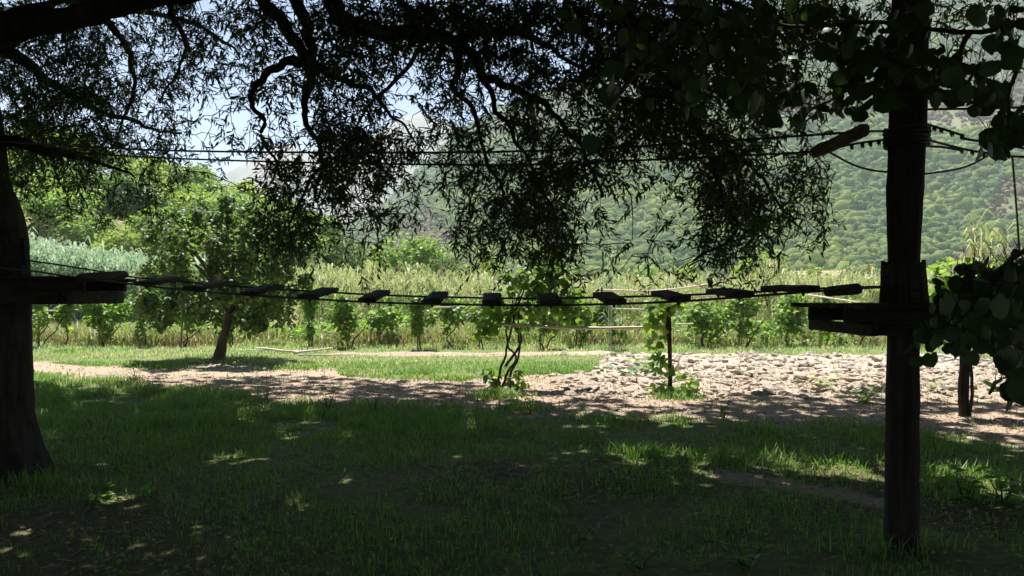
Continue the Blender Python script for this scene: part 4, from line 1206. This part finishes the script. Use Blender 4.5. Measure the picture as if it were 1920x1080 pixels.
# grow fine branches from the limbs to every twig, nearest twigs first
best = np.array([np.min(((NODE - s) ** 2).sum(1)) for s in tstart])
order = np.argsort(best)
cap_n = len(NODE) + nt_ * 6
nodes = np.zeros((cap_n, 3)); nid = np.zeros(cap_n, int); nn = len(NODE)
nodes[:nn] = NODE; nid[:nn] = NID
wood = [MB() for _ in LIMBS]; LP = [[] for _ in LIMBS]
for q in order:
    s = tstart[q]
    dv = nodes[:nn] - s; dist = np.sqrt((dv ** 2).sum(1)) + np.where(dv[:, 2] < -0.02, -dv[:, 2] * 1.2, 0)
    k = int(np.argmin(dist)); a = nodes[k]; lid = nid[k]; L_ = np.linalg.norm(a - s)
    if L_ > 1.6: continue
    if L_ > .02:
        m1 = a * .66 + s * .34 + np.array([0, 0, .10 * L_]) + rng.normal(0, .05 * L_, 3); m2 = a * .3 + s * .7 + np.array([0, 0, .05 * L_]) + rng.normal(0, .05 * L_, 3)
        c = np.array([a, m1, m2, s])
        r_ = .0035 + .007 * min(L_, 1.0)
        wood[lid].tube(c, np.linspace(r_, .003, 4), 3, cap=False)
        nodes[nn:nn + 3] = c[1:]; nid[nn:nn + 3] = lid; nn += 3
    e = s + tdir[q] * tlen[q] + np.array([0, 0, -.06])
    mid = (s + e) / 2 + np.array([0, 0, .03])
    wood[lid].tube([s, e], [.0028, .001], 3, cap=False)
    LP[lid].append((s, mid, e, tlen[q]))
for q, (pp, r0, r1) in enumerate(LIMBS):
    wood[q].build('twigs', M_stem, limb_obj[q], True, 'stuff')
    pos, al, nr, sc = [], [], [], []
    for s, mid, e, L_ in LP[q]:
        n = int(rng.integers(10, 17)); t = np.linspace(.08, 1.0, n)[:, None]
        pt = (1 - t) ** 2 * s + 2 * t * (1 - t) * mid + t * t * e
        ax = unit(e - s)
        sd = unit(np.cross(ax, rng.normal(size=3)))
        sgn = np.where(np.arange(n) % 2 == 0, 1, -1)[:, None]
        dirs = unit(ax * rng.uniform(.3, 1.0, (n, 1)) + sd * sgn * rng.uniform(.5, 1.1, (n, 1)) + rng.normal(0, .38, (n, 3)) - [0, 0, .25])
        pos.append(pt); al.append(dirs); nr.append(unit(rng.normal(0, .6, (n, 3)) + [0, 0, .7])); sc.append(rng.uniform(.045, .09, n))
    if pos:
        put_leaves(limb_obj[q], np.concatenate(pos), frames(np.concatenate(al), np.concatenate(nr)), np.concatenate(sc), LANCE, M_willow, 'willow', 17)

# ---------------------------------------------------------------- crowns overhead that shade the foreground
GAPS = [(1190, 858, 60, 7, 1), (1340, 862, 50, 9, .8), (1460, 868, 60, 10, .8), (1560, 893, 80, 12, .95), (1640, 880, 40, 14, .7), (1800, 900, 60, 16, .8), (1880, 930, 60, 20, .8), (1700, 905, 40, 14, .7), (110, 824, 14, 4, 1), (240, 934, 36, 10, .95), (135, 925, 25, 7, .9),
        (200, 1052, 22, 8, .9), (20, 1010, 40, 8, .7), (420, 862, 60, 9, .6), (355, 905, 26, 4, .9), (845, 864, 30, 5, .8), (500, 775, 30, 14, .6), (580, 748, 60, 8, .6), (1300, 790, 60, 12, .5), (1850, 822, 90, 12, .7), (120, 705, 120, 14, .8), (340, 712, 40, 9, .6)]
EDGE = np.array([(-400, 716), (60, 716), (200, 706), (420, 699), (560, 704), (660, 712), (860, 720), (1000, 738), (1150, 752), (1300, 770), (1360, 748), (1450, 738), (1600, 742), (1720, 748), (1920, 756), (2400, 754)], float)


def shade_crown(name, root, n, x0, x1, y0, y1, seed, leaf=.45):
    r = np.random.default_rng(seed)
    # clusters of leafy sprays on the crown's domed underside and through its depth
    nc_ = n // 14
    cx_ = r.uniform(x0, x1, nc_); cy_ = r.uniform(y0, y1, nc_)
    zb = np.maximum(4.9, EYE + .41 * cy_ + .75) + .6 * vnoise(cx_ / 2, cy_ / 2, seed)
    cz_ = zb + 2.9 * r.random(nc_) ** 1.3
    cen_ = np.stack([cx_, cy_, cz_], 1)
    pos = np.repeat(cen_, 14, 0) + r.normal(0, .34, (nc_ * 14, 3)); m_ = len(pos)
    sh = pos - SUN * (pos[:, 2:] / SUN[2])
    px, py = to_px(sh[:, 0], sh[:, 1])
    keep_ = np.ones(m_, bool)
    ok = sh[:, 1] > 2
    for (gx_, gy_, rx, ry, s_) in GAPS:
        ins = (((px - gx_) / (rx * 1.25 + 8)) ** 2 + ((py - gy_) / (ry * 1.25 + 3)) ** 2 < 1) & ok
        keep_ &= ~(ins & (r.random(m_) < s_ + .1))
    ed_ = np.interp(px, EDGE[:, 0], EDGE[:, 1]) + (fbm(sh[:, 0] * .9, sh[:, 1] * .9, 150) - .5) * 22
    keep_ &= ~(ok & (py < ed_))
    keep_ &= ~(ok & (r.random(m_) > .2 + .8 * smooth(4, 85, py - ed_)))      # the crown thins towards its edge
    rel = pos - (gb + [.6, 0, 2.1]); rel = rel - SUN * (rel @ SUN)[:, None]
    keep_ &= (rel ** 2).sum(1) > 1.0      # and the vine in the middle of the field
    rel = pos - (gb3 + [0, 0, 1.9]); rel = rel - SUN * (rel @ SUN)[:, None]
    keep_ &= (rel ** 2).sum(1) > .95 ** 2      # the sun reaches the vine on the dark post
    u_ = CX + F * pos[:, 0] / np.maximum(pos[:, 1], .5); v_ = HY - F * (pos[:, 2] - EYE) / np.maximum(pos[:, 1], .5)
    keep_ &= ~((pos[:, 1] > .5) & (v_ > -25))
    pos = pos[keep_]; m_ = len(pos)
    V, T = scatter(SPRAY, pos, frames(unit(r.normal(size=(m_, 3)) - [0, 0, .5]), unit(r.normal(0, .5, (m_, 3)) + [0, 0, 1])), leaf * r.uniform(.6, 1.3, m_))
    o = link('crown', make_mesh('crown', V, T, M_willow, False), root); o['kind'] = 'stuff'
    return o


shade_crown('willow', willow, 76000, -17, 2.5, -9, 23, 801)
st2 = empty('shade_tree', (13.5, 12.0, 0)); tag(st2, 'leafy tree just outside the right edge shading the foreground grass', 'tree')
mb = MB(); c = curve([(13.5, 12, -.1), (13.3, 11.9, 2.5), (12.6, 12, 5), (10.5, 12.2, 7.2), (8, 12.5, 8.4)], 6); mb.tube(c, np.linspace(.4, .1, len(c)), 14, .06, seed=2); mb.build('trunk', M_bark, st2)
shade_crown('shade', st2, 64000, 1.5, 18, -9, 23, 802)

# the wood behind the photographer: the trees whose shade the picture is taken from
for q, (tx, ty, hh_) in enumerate(((-8.5, -7.5, 9.0), (-2.5, -9.0, 9.5), (4.0, -8.5, 9.0), (10.5, -7.0, 9.5), (16.5, -2.5, 9.0), (-15.0, -2.0, 9.0))):
    rt = empty('park_tree', (tx, ty, 0)); tag(rt, 'leafy park tree standing behind the photographer', 'tree', 'park trees behind the photographer')
    simple_trunk(rt, (tx, ty, -.1), 5.0, .26, (rng.normal(0, .3), 0), q, M_bark, 5, .4)
    co = link('crown', CROWNS['C'][q % 2], rt)
    co.matrix_local = Matrix.Translation((0, 0, hh_ * .5)) @ Matrix.Rotation(q * 2.1, 4, 'Z') @ Matrix.Diagonal((4.6, 4.6, hh_ * .52, 1))

# ---------------------------------------------------------------- round-leaved climber hanging close to the camera
climb = empty('climbing_vine', (2.2, 3.6, 0)); tag(climb, 'dark round leaved climbing vine hanging close by at upper right', 'vine')
RB = [(1695, 95, 3.5, 50, 45, 34), (1705, 30, 3.5, 50, 30, 16), (1580, 80, 3.6, 45, 40, 20), (1120, 10, 3.2, 70, 35, 12), (1220, 40, 3.2, 80, 55, 20), (1330, 60, 3.3, 80, 70, 30), (1430, 60, 3.4, 70, 70, 30), (1310, 150, 3.2, 60, 45, 16), (1400, 165, 3.3, 55, 45, 20), (1485, 175, 3.5, 35, 35, 18), (1530, 40, 3.6, 45, 45, 14), (1600, 135, 3.6, 45, 40, 20), (1640, 75, 3.7, 50, 30, 10),
      (1660, 165, 3.6, 40, 28, 14), (1735, 125, 3.4, 40, 32, 14), (1800, 120, 3.3, 40, 30, 14), (1880, 50, 2.9, 40, 40, 10), (1590, 15, 3.6, 40, 12, 5), (1700, 20, 3.6, 60, 14, 6), (1860, 165, 3.1, 50, 35, 20), (1895, 225, 3.0, 35, 35, 20), (1585, 195, 3.6, 35, 18, 9), (1775, 165, 3.4, 25, 18, 6), (1860, 262, 2.9, 26, 14, 5),
      (1130, 165, 2.3, 40, 35, 5), (1125, 255, 2.4, 24, 16, 2), (1200, 110, 2.7, 50, 35, 8), (1535, 208, 3.4, 16, 8, 3), (1885, 105, 2.4, 30, 30, 4)]
RB2 = [(1790, 540, 3.6, 45, 45, 30), (1850, 550, 3.3, 60, 50, 54), (1900, 560, 3.0, 50, 60, 48), (1890, 500, 3.2, 40, 25, 16), (1815, 495, 3.6, 20, 14, 4), (1760, 600, 3.6, 40, 30, 18), (1830, 620, 3.3, 60, 25, 22), (1900, 690, 2.4, 25, 45, 12), (1780, 650, 3.5, 40, 14, 5), (1855, 630, 3.1, 20, 15, 4), (1890, 630, 3.0, 40, 30, 14), (1865, 720, 2.6, 40, 16, 4), (1715, 640, 3.8, 30, 35, 6)]
pos = []
for px, py, d, rx, ry, n in RB + [(a + 14, *b) for a, *b in RB2]:
    for _ in range(int(n * (1.6 if px > 1280 else .8))):
        pos.append(P(px + rng.normal(0, rx * .52), py + rng.normal(0, ry * .52), d + rng.normal(0, .22)))
pos = np.array(pos); n = len(pos)
nr = unit(rng.normal(0, .6, (n, 3)) + np.array([0, -.7, .4]))
al = unit(rng.normal(0, .5, (n, 3)) + np.array([0, 0, -.9]))
sz_ = rng.uniform(.042, .09, n) * np.where(rng.random(n) < .25, .7, 1); fr_ = frames(al, nr)
for q in range(3):
    put_leaves(climb, pos[q::3], fr_[q::3], sz_[q::3], ROUNDS[q], M_round, 'round%d' % q, 98)
stk_ = MB()
for q in range(n):      # a leaf stalk for every leaf
    b0 = pos[q]; b1 = b0 - al[q] * .05 + rng.normal(0, .02, 3) + [0, 0, .02]
    stk_.tube([b0, b1], [.0016, .0012], 3, cap=False)
stk_.build('leaf_stalks', M_stem, climb, True, 'stuff')
ST = [[(1960, 30, 3.0), (1820, 60, 3.3), (1650, 45, 3.6), (1480, 50, 3.5), (1300, 20, 3.3), (1100, -10, 3.0)], [(1820, 60, 3.3), (1780, 130, 3.4), (1700, 140, 3.5), (1600, 165, 3.6), (1520, 205, 3.4)], [(1960, 30, 3.0), (1900, 150, 2.9), (1890, 250, 2.9)],
      [(1990, 300, 3.0), (1960, 430, 3.0), (1900, 490, 3.1), (1830, 540, 3.4), (1760, 620, 3.6)], [(1960, 430, 3.0), (1930, 560, 2.9), (1905, 680, 2.6), (1870, 730, 2.6)], [(1905, 470, 3.1), (1880, 505, 3.2), (1830, 535, 3.4)], [(1300, 20, 3.3), (1240, 90, 2.8), (1140, 200, 2.0)], [(1900, 560, 2.9), (1990, 700, 2.8), (2080, 1000, 2.7), (2100, 1500, 2.7)]]
for q, s in enumerate(ST):
    mb = MB(); c = curve([P(*p) for p in s], 6, .006, q); mb.tube(c, np.linspace(.012, .005, len(c)), 6, .1); mb.build('stem', M_stem, climb)

# ---------------------------------------------------------------- small things on the ground
def lying(px0, py0, px1, py1, r, label, name='fallen_branch', mat=None, kink=0.0):
    a, b = G(px0, py0), G(px1, py1)
    m_ = (a + b) / 2 + [kink, 0, 0]
    c = curve([a, m_, b], 8, .025, px0); c[:, 2] = gz(c[:, 0], c[:, 1]) + r * .7 + .05
    mb = MB(); mb.tube(c, np.linspace(r, r * .6, len(c)), 8, .1)
    return tag(mb.build(name, mat or M_branchgrey), label, 'branch' if mat is None else 'hose')


lying(482, 657, 560, 662, .045, 'bleached branch lying on the grass right of the mulberry trunk')
lying(550, 664, 622, 656, .04, 'pale branch end pointing away beside the bleached branch')
lying(442, 660, 492, 659, .03, 'short pale stick lying nearest the mulberry trunk')
lying(560, 669, 670, 668, .022, 'thin pale cane lying in front of the bleached branches')
lying(1722, 673, 1802, 678, .05, 'pale grey hose lying behind the broken earth right of the pole', 'irrigation_hose', M_pipe)
lying(1735, 680, 1900, 681, .035, 'thin grey hose lying in front of the thicker hose', 'irrigation_hose', M_pipe)


def weed(px, py, h, n, leaf, label, mat=None, spread=.06, stems=3, name='weed', cat='weed'):
    b = G(px, py); b[2] = float(gz(b[0], b[1])) - .01
    root = empty(name, tuple(b)); tag(root, label, cat)
    pos, al, nr, st = [], [], [], MB()
    for s in range(stems):
        a = rng.uniform(0, 6.28); tip = b + np.array([math.cos(a) * spread * 2, math.sin(a) * spread * 2, h * rng.uniform(.7, 1)])
        c = curve([b + [math.cos(a) * .01, math.sin(a) * .01, 0], b * .5 + tip * .5 + [0, 0, .05 * h], tip], 4); st.tube(c, np.linspace(.005, .002, len(c)), 5)
        for t in np.linspace(.2, 1, n // stems):
            p = c[int(t * (len(c) - 1))]; a2 = rng.uniform(0, 6.28)
            pos.append(p); al.append([math.cos(a2), math.sin(a2), rng.uniform(-.1, .6)]); nr.append([0, 0, 1])
    st.build('stems', M_stem if mat is None else mat, root)
    pos = np.array(pos); m_ = len(pos)
    V, T = scatter(CLUMP, pos, frames(unit(np.array(al)), unit(np.array(nr) + rng.normal(0, .3, (m_, 3)))), leaf * rng.uniform(.6, 1.2, m_))
    link('leaves', make_mesh('leaves', V, T, mat or M_weed, False), root)


weed(282, 935, .26, 14, .10, 'tall leafy weed standing right of the big trunk base', spread=.03, stems=1)
weed(190, 940, .10, 22, .09, 'low spreading weed by the sunlit litter near the trunk', stems=5, spread=.1)
weed(233, 880, .09, 16, .08, 'small weed tucked right beside the trunk base', stems=4)
weed(995, 775, .32, 20, .10, 'upright weed at the edge of grass and soil near the middle')
weed(615, 770, .42, 24, .07, 'thin dark weeds at the grass edge below the fourth plank', stems=6)
weed(500, 750, .38, 20, .07, 'thin weeds on the soil below the third plank', stems=5)
weed(700, 778, .40, 22, .07, 'thin tall weeds at the grass edge left of the central vine', stems=6)
weed(255, 715, .30, 26, .08, 'dark leafy weed on the soil left of the mulberry shadow', stems=6)
weed(1355, 790, .30, 20, .10, 'bright weed at the soil edge right of the thin post', stems=4)
weed(1240, 905, .20, 18, .08, 'small dark weed left of the bare bank', stems=3)
weed(1160, 915, .22, 20, .08, 'weed with narrow leaves standing on the bare bank', stems=4)
weed(1620, 755, .28, 40, .16, 'grassy green tuft on the broken earth left of the pole', M_grasslit, .12, 10, 'grass_tuft')
weed(1545, 735, .25, 36, .15, 'small grassy tuft in the middle of the broken earth', M_grasslit, .12, 10, 'grass_tuft')
weed(1745, 740, .22, 26, .13, 'small grassy tuft on the broken earth right of the pole', M_grasslit, .1, 8, 'grass_tuft')
weed(1810, 945, .30, 34, .14, 'bushy weed with long leaves at the right in dappled light', stems=7)
weed(1880, 950, .26, 30, .15, 'long bladed weed near the right edge in dappled light', stems=8)
weed(1090, 1010, .14, 18, .07, 'little leafy weed in the dark turf at the lower middle', stems=3)
weed(1200, 1060, .10, 14, .08, 'bright small weed near the bottom left of the pole', stems=3)
weed(1400, 1065, .12, 22, .09, 'leafy weed at the bottom just left of the pole base', stems=5)
sq = G(1195, 700)
weed(1180, 700, .30, 44, .22, 'silvery squash plant sprawling on the broken earth left of the post', M_squash, .35, 12, 'squash_plant', 'plant')
weed(1225, 702, .30, 30, .22, 'green squash plant at the foot of the leaf strand', M_weed, .2, 8, 'squash_plant', 'plant')

# tufts of longer arching grass in the dappled light
xs, ys = [], []
for (px, py, rx, ry, n) in ((1400, 862, 190, 22, 500), (1560, 880, 90, 30, 300), (1820, 900, 110, 40, 700), (980, 770, 40, 6, 300), (930, 745, 40, 5, 700), (1270, 748, 40, 5, 600), (1000, 695, 90, 6, 900), (560, 690, 60, 4, 500), (300, 688, 40, 4, 400), (130, 660, 40, 6, 400), (1200, 858, 50, 8, 400), (1690, 1035, 90, 14, 160), (60, 900, 90, 12, 300)):
    a = px + rng.normal(0, rx * .6, n); b = py + rng.normal(0, ry * .6, n); d = EYE * F / (b - HY)
    xs.append((a - CX) / F * d); ys.append(d)
x, y = np.concatenate(xs), np.concatenate(ys)
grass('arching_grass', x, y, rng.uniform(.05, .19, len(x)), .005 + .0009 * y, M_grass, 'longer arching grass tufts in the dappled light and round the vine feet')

# ---------------------------------------------------------------- air
hz, N, L, bs = nodes_of('haze_air')
N.remove(bs)
pv = N.new('ShaderNodeVolumePrincipled')
pv.inputs['Color'].default_value = (0.78, 0.88, 1.0, 1)
pv.inputs['Density'].default_value = 0.00030
pv.inputs['Density Attribute'].default_value = ''
pv.inputs['Anisotropy'].default_value = 0.15
L.new(pv.outputs[0], N['Material Output'].inputs['Volume'])
hz.cycles.homogeneous_volume = True
S = 3450.0
v = np.array([[x_, y_, z_] for z_ in (-8.0, 470.0) for (x_, y_) in ((-S, -S), (S, -S), (S, S), (-S, S))])
tq = np.array([[0, 2, 1], [0, 3, 2], [4, 5, 6], [4, 6, 7], [0, 1, 5], [0, 5, 4], [1, 2, 6], [1, 6, 5], [2, 3, 7], [2, 7, 6], [3, 0, 4], [3, 4, 7]])
tag(link('haze', make_mesh('haze', v, tq, hz, False)), kind='stuff')
